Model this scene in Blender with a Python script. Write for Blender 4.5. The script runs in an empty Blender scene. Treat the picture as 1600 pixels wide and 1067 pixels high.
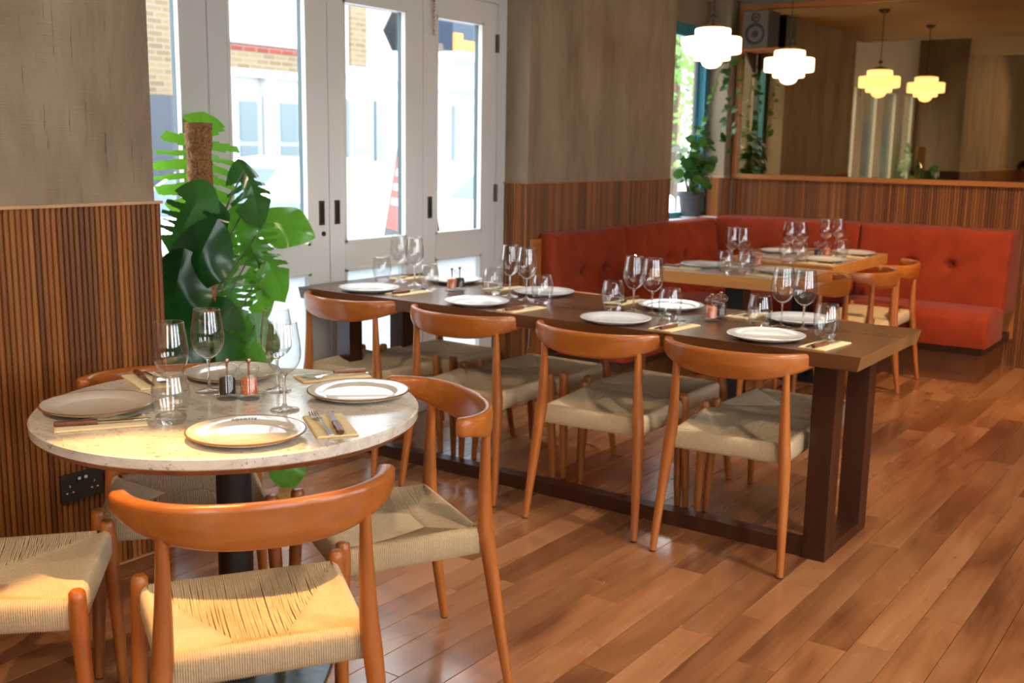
import bpy, bmesh, math, random
from mathutils import Vector, Matrix, Quaternion
random.seed(7)
SC = bpy.context.scene
COL = SC.collection
PI = math.pi

# ------------------------------------------------------------------ camera
FL, YAW, PITCH, ROLL = 1676.74, -.615364, -.180125, .0166616
CAM = Vector((0, 0, 1.45))
fwd = Vector((math.sin(YAW)*math.cos(PITCH), math.cos(YAW)*math.cos(PITCH), math.sin(PITCH)))
r0 = Vector((math.cos(YAW), -math.sin(YAW), 0)); u0 = r0.cross(fwd)
RT = math.cos(ROLL)*r0 + math.sin(ROLL)*u0
UP = -math.sin(ROLL)*r0 + math.cos(ROLL)*u0
cd = bpy.data.cameras.new('camera'); cam = bpy.data.objects.new('camera', cd); COL.objects.link(cam)
cd.sensor_width = 36; cd.lens = FL/1600*36; cd.clip_start = .05; cd.clip_end = 200
cam.matrix_world = Matrix(((RT.x, UP.x, -fwd.x, CAM.x), (RT.y, UP.y, -fwd.y, CAM.y), (RT.z, UP.z, -fwd.z, CAM.z), (0, 0, 0, 1)))
cd.dof.use_dof = True; cd.dof.focus_distance = 2.75; cd.dof.aperture_fstop = 4.5
SC.camera = cam

def ray(x, y): return RT*((x-800)/FL) - UP*((y-533.5)/FL) + fwd
def bz(x, y, z):
    d = ray(x, y); return CAM + d*((z-CAM.z)/d.z)
def bx(x, y, X):
    d = ray(x, y); return CAM + d*((X-CAM.x)/d.x)
def by(x, y, Y):
    d = ray(x, y); return CAM + d*((Y-CAM.y)/d.y)

# ------------------------------------------------------------------ world, exposure
SC.view_settings.view_transform = 'Standard'; SC.view_settings.look = 'None'
SC.view_settings.gamma = 1; SC.view_settings.use_curve_mapping = False
SC.view_settings.exposure = 0.62
W = bpy.data.worlds.new('sky'); SC.world = W; W.use_nodes = True
bg = W.node_tree.nodes['Background']; bg.inputs[0].default_value = (.93, .97, 1, 1); bg.inputs[1].default_value = 6.0

# ------------------------------------------------------------------ material helpers
MATS = {}
def newmat(name):
    m = bpy.data.materials.new(name); m.use_nodes = True
    nt = m.node_tree; nt.nodes.clear()
    o = nt.nodes.new('ShaderNodeOutputMaterial')
    MATS[name] = m
    return m, nt, o
def N(nt, t, **kw):
    n = nt.nodes.new(t)
    for k, v in kw.items(): setattr(n, k, v)
    return n
def setin(n, **kw):
    for k, v in kw.items(): n.inputs[k.replace('_', ' ')].default_value = v
def ramp(nt, stops):
    r = N(nt, 'ShaderNodeValToRGB'); e = r.color_ramp.elements
    while len(e) < len(stops): e.new(.5)
    for i, (p, c) in enumerate(stops): e[i].position = p; e[i].color = (*c, 1)
    return r
def plain(name, c, rough=.5, metal=0, coat=0, spec=.5, noise=.0, nscale=20, bump=0, sheen=0, trans=0):
    m, nt, o = newmat(name); L = nt.links.new
    p = N(nt, 'ShaderNodeBsdfPrincipled'); L(p.outputs[0], o.inputs[0])
    p.inputs['Base Color'].default_value = (*c, 1); p.inputs['Roughness'].default_value = rough
    p.inputs['Metallic'].default_value = metal; p.inputs['Coat Weight'].default_value = coat
    p.inputs['Specular IOR Level'].default_value = spec
    if sheen: p.inputs['Sheen Weight'].default_value = sheen; p.inputs['Sheen Roughness'].default_value = .4
    if trans: p.inputs['Transmission Weight'].default_value = trans
    if noise or bump:
        tc = N(nt, 'ShaderNodeTexCoord'); nz = N(nt, 'ShaderNodeTexNoise'); nz.inputs['Scale'].default_value = nscale
        nz.inputs['Detail'].default_value = 6
        L(tc.outputs['Object'], nz.inputs['Vector'])
        if noise:
            r = ramp(nt, [(.3, [max(0, v*(1-noise)) for v in c]), (.7, [min(1, v*(1+noise)) for v in c])])
            L(nz.outputs[0], r.inputs[0]); L(r.outputs[0], p.inputs['Base Color'])
        if bump:
            b = N(nt, 'ShaderNodeBump'); b.inputs['Strength'].default_value = bump; b.inputs['Distance'].default_value = .01
            L(nz.outputs[0], b.inputs['Height']); L(b.outputs[0], p.inputs['Normal'])
    return m
def wood(name, dark, mid, light, axis=1, rough=.4, coat=0, scale=1.0, vary=.25, bump=.05, blotch=.5, coord='Object'):
    """grain runs along the given axis; each object gets its own cut and tone"""
    m, nt, o = newmat(name); L = nt.links.new
    p = N(nt, 'ShaderNodeBsdfPrincipled'); L(p.outputs[0], o.inputs[0])
    tc = N(nt, 'ShaderNodeTexCoord'); oi = N(nt, 'ShaderNodeObjectInfo')
    mul = N(nt, 'ShaderNodeVectorMath', operation='SCALE'); mul.inputs[0].default_value = (13.7, 7.3, 9.1)
    L(oi.outputs['Random'], mul.inputs['Scale'])
    add = N(nt, 'ShaderNodeVectorMath', operation='ADD'); L(tc.outputs[coord], add.inputs[0]); L(mul.outputs[0], add.inputs[1])
    mp = N(nt, 'ShaderNodeMapping'); s = [22*scale]*3; s[axis] = 1.6*scale; mp.inputs['Scale'].default_value = s
    L(add.outputs[0], mp.inputs[0])
    n1 = N(nt, 'ShaderNodeTexNoise'); setin(n1, Scale=1.6, Detail=7, Roughness=.62, Distortion=.6); L(mp.outputs[0], n1.inputs['Vector'])
    mp2 = N(nt, 'ShaderNodeMapping'); s2 = [5*scale]*3; s2[axis] = 1.1*scale; mp2.inputs['Scale'].default_value = s2
    L(add.outputs[0], mp2.inputs[0])
    n2 = N(nt, 'ShaderNodeTexNoise'); setin(n2, Scale=1.3, Detail=4, Roughness=.5, Distortion=.9); L(mp2.outputs[0], n2.inputs['Vector'])
    mx = N(nt, 'ShaderNodeMix', data_type='FLOAT'); mx.inputs[0].default_value = blotch
    L(n1.outputs[0], mx.inputs[2]); L(n2.outputs[0], mx.inputs[3])
    r = ramp(nt, [(.33, dark), (.5, mid), (.66, light)]); L(mx.outputs[0], r.inputs[0])
    hs = N(nt, 'ShaderNodeHueSaturation')
    mr = N(nt, 'ShaderNodeMapRange'); setin(mr, To_Min=1-vary, To_Max=1+vary); L(oi.outputs['Random'], mr.inputs[0])
    L(mr.outputs[0], hs.inputs['Value']); L(r.outputs[0], hs.inputs['Color']); L(hs.outputs[0], p.inputs['Base Color'])
    rr = N(nt, 'ShaderNodeMapRange'); setin(rr, To_Min=rough*.75, To_Max=min(1, rough*1.35)); L(n2.outputs[0], rr.inputs[0]); L(rr.outputs[0], p.inputs['Roughness'])
    p.inputs['Coat Weight'].default_value = coat; p.inputs['Coat Roughness'].default_value = .12
    b = N(nt, 'ShaderNodeBump'); b.inputs['Strength'].default_value = bump; b.inputs['Distance'].default_value = .004
    L(n1.outputs[0], b.inputs['Height']); L(b.outputs[0], p.inputs['Normal'])
    return m
def glass(name, c=(1, 1, 1), rough=0, ior=1.47):
    m, nt, o = newmat(name); L = nt.links.new
    g = N(nt, 'ShaderNodeBsdfGlass'); g.inputs['Color'].default_value = (*c, 1); g.inputs['Roughness'].default_value = rough; g.inputs['IOR'].default_value = ior
    t = N(nt, 'ShaderNodeBsdfTransparent'); t.inputs[0].default_value = (*c, 1)
    mx = N(nt, 'ShaderNodeMixShader'); mx.inputs[0].default_value = .35
    L(g.outputs[0], mx.inputs[1]); L(t.outputs[0], mx.inputs[2]); L(mx.outputs[0], o.inputs[0])
    return m
def thin_glass(name):
    m, nt, o = newmat(name); L = nt.links.new
    g = N(nt, 'ShaderNodeBsdfGlossy'); g.inputs['Roughness'].default_value = .0; g.inputs[0].default_value = (1, 1, 1, 1)
    t = N(nt, 'ShaderNodeBsdfTransparent'); r = N(nt, 'ShaderNodeBsdfRefraction'); r.inputs['IOR'].default_value = 1.35; r.inputs['Roughness'].default_value = 0
    lw = N(nt, 'ShaderNodeLayerWeight'); lw.inputs[0].default_value = .5
    rp = ramp(nt, [(.0, (.985, .985, .985)), (.6, (.95, .955, .955)), (.95, (.80, .815, .815))]); L(lw.outputs['Facing'], rp.inputs[0]); L(rp.outputs[0], t.inputs[0])
    pw = N(nt, 'ShaderNodeMath', operation='POWER'); pw.inputs[1].default_value = 4; L(lw.outputs['Facing'], pw.inputs[0])
    f = N(nt, 'ShaderNodeMath', operation='MULTIPLY_ADD'); f.inputs[1].default_value = .8; f.inputs[2].default_value = .065; L(pw.outputs[0], f.inputs[0])
    mx = N(nt, 'ShaderNodeMixShader'); L(f.outputs[0], mx.inputs[0]); L(t.outputs[0], mx.inputs[1]); L(g.outputs[0], mx.inputs[2]); L(mx.outputs[0], o.inputs[0])
    return m
def pane(name, c=(.97, .99, 1), k=1.0):
    m, nt, o = newmat(name); L = nt.links.new
    g = N(nt, 'ShaderNodeBsdfGlossy'); g.inputs['Roughness'].default_value = .01; g.inputs[0].default_value = (1, 1, 1, 1)
    t = N(nt, 'ShaderNodeBsdfTransparent'); t.inputs[0].default_value = (*c, 1)
    lw = N(nt, 'ShaderNodeLayerWeight'); lw.inputs[0].default_value = .5
    pw = N(nt, 'ShaderNodeMath', operation='POWER'); pw.inputs[1].default_value = 5; L(lw.outputs['Facing'], pw.inputs[0])
    f = N(nt, 'ShaderNodeMath', operation='MULTIPLY_ADD'); f.inputs[1].default_value = .9; f.inputs[2].default_value = .04; L(pw.outputs[0], f.inputs[0])
    mx = N(nt, 'ShaderNodeMixShader'); L(f.outputs[0], mx.inputs[0]); L(t.outputs[0], mx.inputs[1]); L(g.outputs[0], mx.inputs[2]); L(mx.outputs[0], o.inputs[0])
    return m
def emit(name, c, s):
    m, nt, o = newmat(name)
    e = N(nt, 'ShaderNodeEmission'); e.inputs[0].default_value = (*c, 1); e.inputs[1].default_value = s
    nt.links.new(e.outputs[0], o.inputs[0]); return m
def plaster(name, c1, c2, c3):
    m, nt, o = newmat(name); L = nt.links.new
    p = N(nt, 'ShaderNodeBsdfPrincipled'); p.inputs['Roughness'].default_value = .78; L(p.outputs[0], o.inputs[0])
    g = N(nt, 'ShaderNodeNewGeometry')
    mp = N(nt, 'ShaderNodeMapping'); mp.inputs['Scale'].default_value = (2.2, 2.2, .7); L(g.outputs['Position'], mp.inputs[0])
    n1 = N(nt, 'ShaderNodeTexNoise'); setin(n1, Scale=1.5, Detail=9, Roughness=.65, Distortion=.4); L(mp.outputs[0], n1.inputs['Vector'])
    r = ramp(nt, [(.3, c1), (.5, c2), (.72, c3)]); L(n1.outputs[0], r.inputs[0]); L(r.outputs[0], p.inputs['Base Color'])
    # trowel scratches: fine vertical streaks and some horizontal drags
    mv = N(nt, 'ShaderNodeMapping'); mv.inputs['Scale'].default_value = (42, 42, 2.2); L(g.outputs['Position'], mv.inputs[0])
    nv = N(nt, 'ShaderNodeTexNoise'); setin(nv, Scale=1.7, Detail=5, Roughness=.7); L(mv.outputs[0], nv.inputs['Vector'])
    rv = ramp(nt, [(.31, (0, 0, 0)), (.36, (1, 1, 1))]); L(nv.outputs[0], rv.inputs[0])
    md = N(nt, 'ShaderNodeMix', data_type='RGBA', blend_type='MULTIPLY'); md.inputs[0].default_value = .28   # vertical scratches darker in the base colour too
    L(r.outputs[0], md.inputs[6]); L(rv.outputs[0], md.inputs[7]); L(md.outputs[2], p.inputs['Base Color'])
    mh = N(nt, 'ShaderNodeMapping'); mh.inputs['Scale'].default_value = (7, 7, 120); L(g.outputs['Position'], mh.inputs[0])
    nh = N(nt, 'ShaderNodeTexNoise'); setin(nh, Scale=1.5, Detail=4, Roughness=.6); L(mh.outputs[0], nh.inputs['Vector'])
    ad = N(nt, 'ShaderNodeMath', operation='MULTIPLY_ADD'); ad.inputs[1].default_value = .55; L(nh.outputs[0], ad.inputs[0]); L(rv.outputs[0], ad.inputs[2])
    ad2 = N(nt, 'ShaderNodeMath', operation='MULTIPLY_ADD'); ad2.inputs[1].default_value = .6; L(n1.outputs[0], ad2.inputs[0]); L(ad.outputs[0], ad2.inputs[2])
    b = N(nt, 'ShaderNodeBump'); b.inputs['Strength'].default_value = .8; b.inputs['Distance'].default_value = .007
    L(ad2.outputs[0], b.inputs['Height']); L(b.outputs[0], p.inputs['Normal'])
    return m
def brickmat(name, c1, c2, mortar):
    m, nt, o = newmat(name); L = nt.links.new
    p = N(nt, 'ShaderNodeBsdfPrincipled'); p.inputs['Roughness'].default_value = .9; L(p.outputs[0], o.inputs[0])
    g = N(nt, 'ShaderNodeNewGeometry'); sx = N(nt, 'ShaderNodeSeparateXYZ'); cx = N(nt, 'ShaderNodeCombineXYZ')
    L(g.outputs['Position'], sx.inputs[0]); L(sx.outputs[1], cx.inputs[0]); L(sx.outputs[2], cx.inputs[1])
    bt = N(nt, 'ShaderNodeTexBrick'); setin(bt, Scale=1.0); bt.inputs['Brick Width'].default_value = .225; bt.inputs['Row Height'].default_value = .075
    bt.inputs['Mortar Size'].default_value = .01; bt.inputs['Color1'].default_value = (*c1, 1); bt.inputs['Color2'].default_value = (*c2, 1); bt.inputs['Mortar'].default_value = (*mortar, 1)
    L(cx.outputs[0], bt.inputs['Vector']); L(bt.outputs[0], p.inputs['Base Color'])
    return m
def stone(name, base, vein, dark, scale=9):
    m, nt, o = newmat(name); L = nt.links.new
    p = N(nt, 'ShaderNodeBsdfPrincipled'); p.inputs['Roughness'].default_value = .13; p.inputs['Specular IOR Level'].default_value = .6; L(p.outputs[0], o.inputs[0])
    tc = N(nt, 'ShaderNodeTexCoord')
    mp = N(nt, 'ShaderNodeMapping'); mp.inputs['Scale'].default_value = (1, 3.2, 3); mp.inputs['Rotation'].default_value = (0, 0, .6); L(tc.outputs['Object'], mp.inputs[0])
    n1 = N(nt, 'ShaderNodeTexNoise'); setin(n1, Scale=scale*.35, Detail=10, Roughness=.68, Distortion=1.2); L(mp.outputs[0], n1.inputs['Vector'])
    r = ramp(nt, [(.3, dark), (.45, vein), (.58, base), (.75, [min(1, v*1.12) for v in base])]); L(n1.outputs[0], r.inputs[0])
    n2 = N(nt, 'ShaderNodeTexNoise'); setin(n2, Scale=scale*9, Detail=3, Roughness=.6); L(tc.outputs['Object'], n2.inputs['Vector'])
    r2 = ramp(nt, [(.30, (.36, .30, .25)), (.40, (1, 1, 1))]); L(n2.outputs[0], r2.inputs[0])
    mx = N(nt, 'ShaderNodeMix', data_type='RGBA', blend_type='MULTIPLY'); mx.inputs[0].default_value = .8
    L(r.outputs[0], mx.inputs[6]); L(r2.outputs[0], mx.inputs[7]); L(mx.outputs[2], p.inputs['Base Color'])
    return m
def leafmat(name, c1, c2, rough=.3, trans=.35):
    m, nt, o = newmat(name); L = nt.links.new
    p = N(nt, 'ShaderNodeBsdfPrincipled'); p.inputs['Roughness'].default_value = rough
    oi = N(nt, 'ShaderNodeObjectInfo'); tc = N(nt, 'ShaderNodeTexCoord')
    nz = N(nt, 'ShaderNodeTexNoise'); setin(nz, Scale=9, Detail=3); L(tc.outputs['Object'], nz.inputs['Vector'])
    ad = N(nt, 'ShaderNodeMath', operation='MULTIPLY_ADD'); ad.inputs[1].default_value = .4; L(nz.outputs[0], ad.inputs[0])
    ml = N(nt, 'ShaderNodeMath', operation='MULTIPLY'); ml.inputs[1].default_value = .7; L(oi.outputs['Random'], ml.inputs[0]); L(ml.outputs[0], ad.inputs[2])
    r = ramp(nt, [(.15, c1), (.85, c2)]); L(ad.outputs[0], r.inputs[0]); L(r.outputs[0], p.inputs['Base Color'])
    t = N(nt, 'ShaderNodeBsdfTranslucent'); hs = N(nt, 'ShaderNodeHueSaturation'); setin(hs, Hue=.485, Saturation=1.05, Value=1.9); L(r.outputs[0], hs.inputs['Color']); L(hs.outputs[0], t.inputs[0])
    mx = N(nt, 'ShaderNodeMixShader'); mx.inputs[0].default_value = trans; L(p.outputs[0], mx.inputs[1]); L(t.outputs[0], mx.inputs[2]); L(mx.outputs[0], o.inputs[0])
    return m

M = MATS
plaster('plaster_grey', (.18, .135, .088), (.295, .225, .152), (.385, .31, .22))
plaster('plaster_pale', (.30, .26, .2), (.36, .31, .25), (.42, .37, .3))
wood('slat_wood', (.10, .027, .003), (.22, .070, .009), (.30, .112, .020), axis=2, rough=.5, scale=.14, vary=.36, blotch=.6)
wood('floor_wood', (.15, .050, .018), (.32, .128, .048), (.44, .205, .09), axis=1, rough=.25, coat=.3, scale=.5, vary=.17, blotch=.72, bump=.03)
wood('chair_wood', (.31, .082, .012), (.40, .118, .019), (.48, .16, .030), axis=2, rough=.33, coat=.15, scale=.7, vary=.05, blotch=.4, bump=.02)
wood('rail_wood', (.31, .082, .012), (.40, .118, .019), (.48, .16, .030), axis=0, rough=.3, coat=.2, scale=.7, vary=.05, blotch=.35, bump=.02)
wood('walnut', (.06, .02, .007), (.115, .04, .014), (.17, .065, .022), axis=0, rough=.28, coat=.25, scale=.45, vary=.04, blotch=.5, bump=.02)
wood('walnut_end', (.16, .07, .02), (.26, .12, .04), (.34, .17, .06), axis=2, rough=.35, scale=.8, vary=.05)
wood('walnut_leg', (.026, .007, .003), (.045, .012, .005), (.065, .019, .007), axis=2, rough=.35, coat=.1, scale=.5, vary=.04)
wood('oak_edge', (.40, .15, .03), (.52, .22, .05), (.62, .29, .08), axis=0, rough=.4, scale=.5, vary=.06)
wood('trim_wood', (.30, .09, .02), (.42, .15, .035), (.5, .2, .05), axis=0, rough=.35, scale=.4, vary=.05)
wood('handle_wood', (.10, .025, .008), (.19, .055, .017), (.28, .09, .03), axis=0, rough=.35, scale=3, vary=.15)
plain('plinth_wood', (.17, .06, .02), .45, noise=.25, nscale=4)
plain('slat_backing', (.05, .016, .004), .8)
plain('cap_wood', (.55, .33, .17), .45, noise=.12, nscale=12)
plain('door_paint', (.74, .735, .70), .38, noise=.02, nscale=3)
plain('door_teal', (.008, .05, .07), .4)
plain('white_paint', (.72, .72, .7), .5)
plain('ceiling_paint', (.50, .36, .2), .8, noise=.12, nscale=2)
plain('beam_paint', (.75, .66, .5), .8)
plain('metal_dark', (.02, .02, .022), .35, metal=.0)
plain('metal_steel', (.62, .6, .57), .22, metal=1)
plain('metal_bronze', (.16, .12, .09), .38, metal=1)
plain('cutlery_steel', (.55, .55, .56), .16, metal=1)
plain('black_iron', (.012, .012, .014), .38, noise=.2, nscale=30)
plain('base_steel', (.1, .13, .15), .35, metal=.6, noise=.3, nscale=40)
plain('cord_paper', (.57, .43, .265), .75, noise=.1, nscale=140, spec=.2)
plain('red_fabric', (.27, .034, .010), .85, noise=.16, nscale=9, bump=.12, sheen=.1, spec=.2)
plain('button_fabric', (.22, .018, .006), .85)
plain('plate_stone', (.72, .655, .57), .11, noise=.03, nscale=12, coat=.4)
plain('plate_rim', (.22, .11, .04), .25)
plain('plate_white', (.82, .825, .825), .13, coat=.4)
plain('letter_brown', (.06, .02, .012), .5)
plain('napkin_cream', (.93, .78, .47), .85, noise=.04, nscale=60)
plain('napkin_edge', (.85, .47, .1), .85)
plain('peppercorn', (.055, .03, .02), .8, noise=.7, nscale=300, bump=.5)
plain('pink_salt', (.78, .23, .1), .7, noise=.4, nscale=260, bump=.5)
plain('copper_cap', (.45, .27, .16), .25, metal=1)
plain('coir', (.33, .155, .055), .95, noise=.6, nscale=110, bump=1.0)
plain('pot_grey', (.065, .07, .08), .55, noise=.1, nscale=20)
plain('soil', (.03, .018, .01), .95, noise=.4, nscale=80)
plain('stem_green', (.05, .085, .018), .5)
plain('stem_brown', (.12, .065, .03), .7, noise=.3, nscale=40)
plain('sill_white', (.7, .72, .74), .4)
plain('speaker_front', (.13, .105, .085), .6)
plain('speaker_black', (.012, .011, .011), .5)
plain('speaker_cone', (.03, .025, .02), .5)
plain('socket_black', (.012, .011, .010), .3)
plain('socket_white', (.75, .75, .8), .4)
plain('skin', (.35, .17, .1), .5)
plain('hair_black', (.01, .008, .007), .5)
plain('cloth_dark', (.03, .03, .04), .9)
plain('stucco_white', (.50, .51, .52), .8)
plain('stucco_cool', (.22, .265, .30), .8)
plain('street', (.38, .39, .4), .8, noise=.15, nscale=2)
plain('pavement', (.6, .6, .6), .8)
plain('car_white', (.8, .82, .84), .2, coat=.6)
plain('car_glass', (.12, .17, .22), .08)
plain('tyre', (.02, .02, .02), .7)
plain('awning_navy', (.012, .028, .055), .6)
plain('sign_orange', (.85, .26, .03), .5)
plain('sign_black', (.01, .018, .025), .4)
plain('sign_red', (.35, .07, .05), .5)
plain('house_window', (.085, .12, .14), .4)
plain('house_blind', (.42, .36, .27), .6)
plain('blue_door', (.02, .027, .045), .5)
plain('tree_bark', (.1, .07, .05), .9)
brickmat('brick_yellow', (.175, .13, .070), (.125, .08, .042), (.18, .155, .115))
brickmat('brick_red', (.19, .03, .015), (.13, .022, .015), (.17, .11, .09))
brickmat('brick_dark', (.06, .05, .035), (.045, .04, .03), (.08, .075, .06))
stone('terrazzo_round', (.74, .69, .61), (.62, .56, .48), (.46, .40, .33))
stone('stone_inset', (.52, .50, .45), (.44, .42, .37), (.34, .32, .28), 6)
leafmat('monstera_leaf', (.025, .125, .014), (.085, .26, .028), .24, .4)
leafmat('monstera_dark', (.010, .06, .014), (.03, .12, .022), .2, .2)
leafmat('pilea_leaf', (.008, .04, .010), (.04, .13, .02), .25, .22)
leafmat('pothos_leaf', (.02, .08, .015), (.10, .24, .04), .35, .35)
leafmat('tree_leaf', (.05, .14, .03), (.14, .28, .07), .6, .4)
glass('clear_glass'); thin_glass('bowl_glass'); thin_glass('mill_glass')
pane('door_glass')
m, nt, o = newmat('frosted_glass'); L = nt.links.new
t_ = N(nt, 'ShaderNodeBsdfTranslucent'); t_.inputs[0].default_value = (.80, .86, .90, 1)
g_ = N(nt, 'ShaderNodeBsdfPrincipled'); g_.inputs['Base Color'].default_value = (.62, .68, .72, 1); g_.inputs['Roughness'].default_value = .12
x_ = N(nt, 'ShaderNodeMixShader'); x_.inputs[0].default_value = .35; L(t_.outputs[0], x_.inputs[1]); L(g_.outputs[0], x_.inputs[2]); L(x_.outputs[0], o.inputs[0])
# opal lamp glass: gives off the lamp's light
m, nt, o = newmat('opal_glass'); L = nt.links.new
e = N(nt, 'ShaderNodeEmission'); e.inputs[0].default_value = (1, .70, .36, 1); e.inputs[1].default_value = 2.7
d = N(nt, 'ShaderNodeBsdfPrincipled'); d.inputs['Base Color'].default_value = (.9, .8, .65, 1); d.inputs['Roughness'].default_value = .2
ad = N(nt, 'ShaderNodeAddShader'); L(e.outputs[0], ad.inputs[0]); L(d.outputs[0], ad.inputs[1]); L(ad.outputs[0], o.inputs[0])
# aged mirror
m, nt, o = newmat('mirror_silver'); g = N(nt, 'ShaderNodeBsdfGlossy'); g.inputs[0].default_value = (.47, .33, .18, 1); g.inputs['Roughness'].default_value = .012
nt.links.new(g.outputs[0], o.inputs[0])

# ------------------------------------------------------------------ geometry helpers
class MB:
    def __init__(s): s.v = []; s.f = []; s.m = []
    def add(s, vs, fs, mi=0):
        b = len(s.v); s.v += [tuple(v) for v in vs]; s.f += [tuple(b+i for i in f) for f in fs]; s.m += [mi]*len(fs); return s
    def box(s, x0, x1, y0, y1, z0, z1, mi=0):
        v = [(x, y, z) for x in (x0, x1) for y in (y0, y1) for z in (z0, z1)]
        return s.add(v, [(0, 1, 3, 2), (4, 6, 7, 5), (0, 4, 5, 1), (2, 3, 7, 6), (0, 2, 6, 4), (1, 5, 7, 3)], mi)
    def lathe(s, prof, n=24, c=(0, 0, 0), mi=0, close=True):
        vs = []; k = len(prof)
        for i in range(n):
            a = 2*PI*i/n
            for r, z in prof: vs.append((c[0]+r*math.cos(a), c[1]+r*math.sin(a), c[2]+z))
        fs = []
        for i in range(n):
            j = (i+1) % n
            for q in range(k-1):
                fs.append((i*k+q, j*k+q, j*k+q+1, i*k+q+1))
        s.add(vs, fs, mi)
        return s
    def tube(s, pts, rad, n=10, mi=0, cap=True, up=Vector((0, 0, 1)), flat=1.0):
        pts = [Vector(p) for p in pts]
        if not hasattr(rad, '__len__'): rad = [rad]*len(pts)
        vs = []; prev = None
        for i, p in enumerate(pts):
            t = (pts[min(i+1, len(pts)-1)]-pts[max(i-1, 0)]).normalized()
            a = prev if prev is not None else (up if abs(t.dot(up)) < .9 else Vector((1, 0, 0)))
            x = (a - t*a.dot(t)).normalized(); y = t.cross(x); prev = x
            for q in range(n):
                g = 2*PI*q/n; vs.append(p + x*(math.cos(g)*rad[i]) + y*(math.sin(g)*rad[i]*flat))
        fs = []
        for i in range(len(pts)-1):
            for q in range(n):
                w = (q+1) % n; fs.append((i*n+q, i*n+w, (i+1)*n+w, (i+1)*n+q))
        if cap:
            fs.append(tuple(reversed(range(n)))); fs.append(tuple((len(pts)-1)*n+q for q in range(n)))
        return s.add(vs, fs, mi)
    def mesh(s, name, mats, smooth=False, angle=None):
        me = bpy.data.meshes.new(name); me.from_pydata(s.v, [], s.f)
        if not isinstance(mats, (list, tuple)): mats = [mats]
        for mm in mats: me.materials.append(M[mm])
        if len(mats) > 1: me.polygons.foreach_set('material_index', s.m)
        bm = bmesh.new(); bm.from_mesh(me); bmesh.ops.remove_doubles(bm, verts=bm.verts, dist=1e-6); bmesh.ops.recalc_face_normals(bm, faces=bm.faces); 
        if angle is not None:
            for e in bm.edges: e.smooth = (len(e.link_faces) == 2 and e.calc_face_angle(0) < angle)
        bm.to_mesh(me); bm.free()
        if smooth: me.polygons.foreach_set('use_smooth', [True]*len(me.polygons))
        me.update(); return me
def obj(name, me, parent=None, loc=None, rot=None):
    o = bpy.data.objects.new(name, me); COL.objects.link(o)
    if parent: o.parent = parent
    if loc: o.location = loc
    if rot: o.rotation_euler = rot
    return o
def build(name, mb, mats, parent=None, smooth=False, angle=None, bevel=0, loc=None, rot=None, seg=2):
    o = obj(name, mb.mesh(name, mats, smooth or bevel > 0, angle if angle is not None else (.6 if smooth or bevel > 0 else None)), parent, loc, rot)
    if bevel:
        b = o.modifiers.new('bevel', 'BEVEL'); b.width = bevel; b.segments = seg; b.limit_method = 'ANGLE'; b.angle_limit = .6
        b.harden_normals = True
    return o
def tag(o, label=None, cat=None, group=None, kind=None):
    if label: o['label'] = label
    if cat: o['category'] = cat
    if group: o['group'] = group
    if kind: o['kind'] = kind
    return o
def thing(name, label, cat, loc=(0, 0, 0), rz=0, group=None):
    o = bpy.data.objects.new(name, None); COL.objects.link(o); o.empty_display_size = .1
    o.location = loc; o.rotation_euler = (0, 0, rz)
    return tag(o, label, cat, group)
def copy_tree(o, parent=None):
    c = o.copy(); COL.objects.link(c); c.parent = parent
    for ch in list(o.children): copy_tree(ch, c)
    return c
def place(proto, used, loc, rz, label, group):
    o = copy_tree(proto) if used.get(proto.name) else proto
    used[proto.name] = 1
    o.location = loc; o.rotation_euler = (0, 0, rz); o['label'] = label; o['group'] = group
    return o
USED = {}
def spline(pts, n=8):
    """Catmull-Rom through tuples of any length"""
    out = []; P = [pts[0]]+list(pts)+[pts[-1]]
    for i in range(1, len(P)-2):
        for k in range(n):
            t = k/n; a, b, c, d = P[i-1], P[i], P[i+1], P[i+2]
            out.append(tuple(.5*((2*b[j])+(-a[j]+c[j])*t+(2*a[j]-5*b[j]+4*c[j]-d[j])*t*t+(-a[j]+3*b[j]-3*c[j]+d[j])*t**3) for j in range(len(b))))
    out.append(tuple(pts[-1])); return out
ORD = ['first', 'second', 'third', 'fourth', 'fifth', 'sixth']

# ------------------------------------------------------------------ room dimensions
XL, XM, XD, YF = -3.144, -3.55, -3.73, 8.0          # left pier face, middle pier face, door plane, mirror wall
XR, YB = 2.6, -2.6
XO = -3.86                                          # outer face of the window wall
CEIL, CEILH, YSTEP = 2.57, 3.0, 4.45
def struct(name, mb, mats, parent=None, **k):
    o = build(name, mb, mats, parent, **k)
    if parent is None: o['kind'] = 'structure'
    return o

# floor of boards
fl = struct('floor', MB().box(XO, XR+.1, YB-.1, YF+.1, -.12, -.012), 'slat_backing')
fl['label'] = 'polished reddish wooden plank floor'
PW = .118
board_cache = {}
def board(length, w=PW):
    key = round(length, 2)
    if key not in board_cache:
        g = .0008; c = .0012; L2 = key/2 - g; W2 = w/2 - g
        v = [(-W2, -L2, -.012), (W2, -L2, -.012), (W2, L2, -.012), (-W2, L2, -.012),
             (-W2, -L2, -c), (W2, -L2, -c), (W2, L2, -c), (-W2, L2, -c),
             (-W2+c, -L2+c, 0), (W2-c, -L2+c, 0), (W2-c, L2-c, 0), (-W2+c, L2-c, 0)]
        f = [(0, 1, 5, 4), (1, 2, 6, 5), (2, 3, 7, 6), (3, 0, 4, 7), (4, 5, 9, 8), (5, 6, 10, 9), (6, 7, 11, 10), (7, 4, 8, 11), (8, 9, 10, 11)]
        board_cache[key] = MB().add(v, f).mesh('plank', 'floor_wood')
    return board_cache[key]
LENS = [.9, 1.2, 1.5, 1.8]
rest = MB(); nplank = 0
xi = -3.72; row = 0
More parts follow.
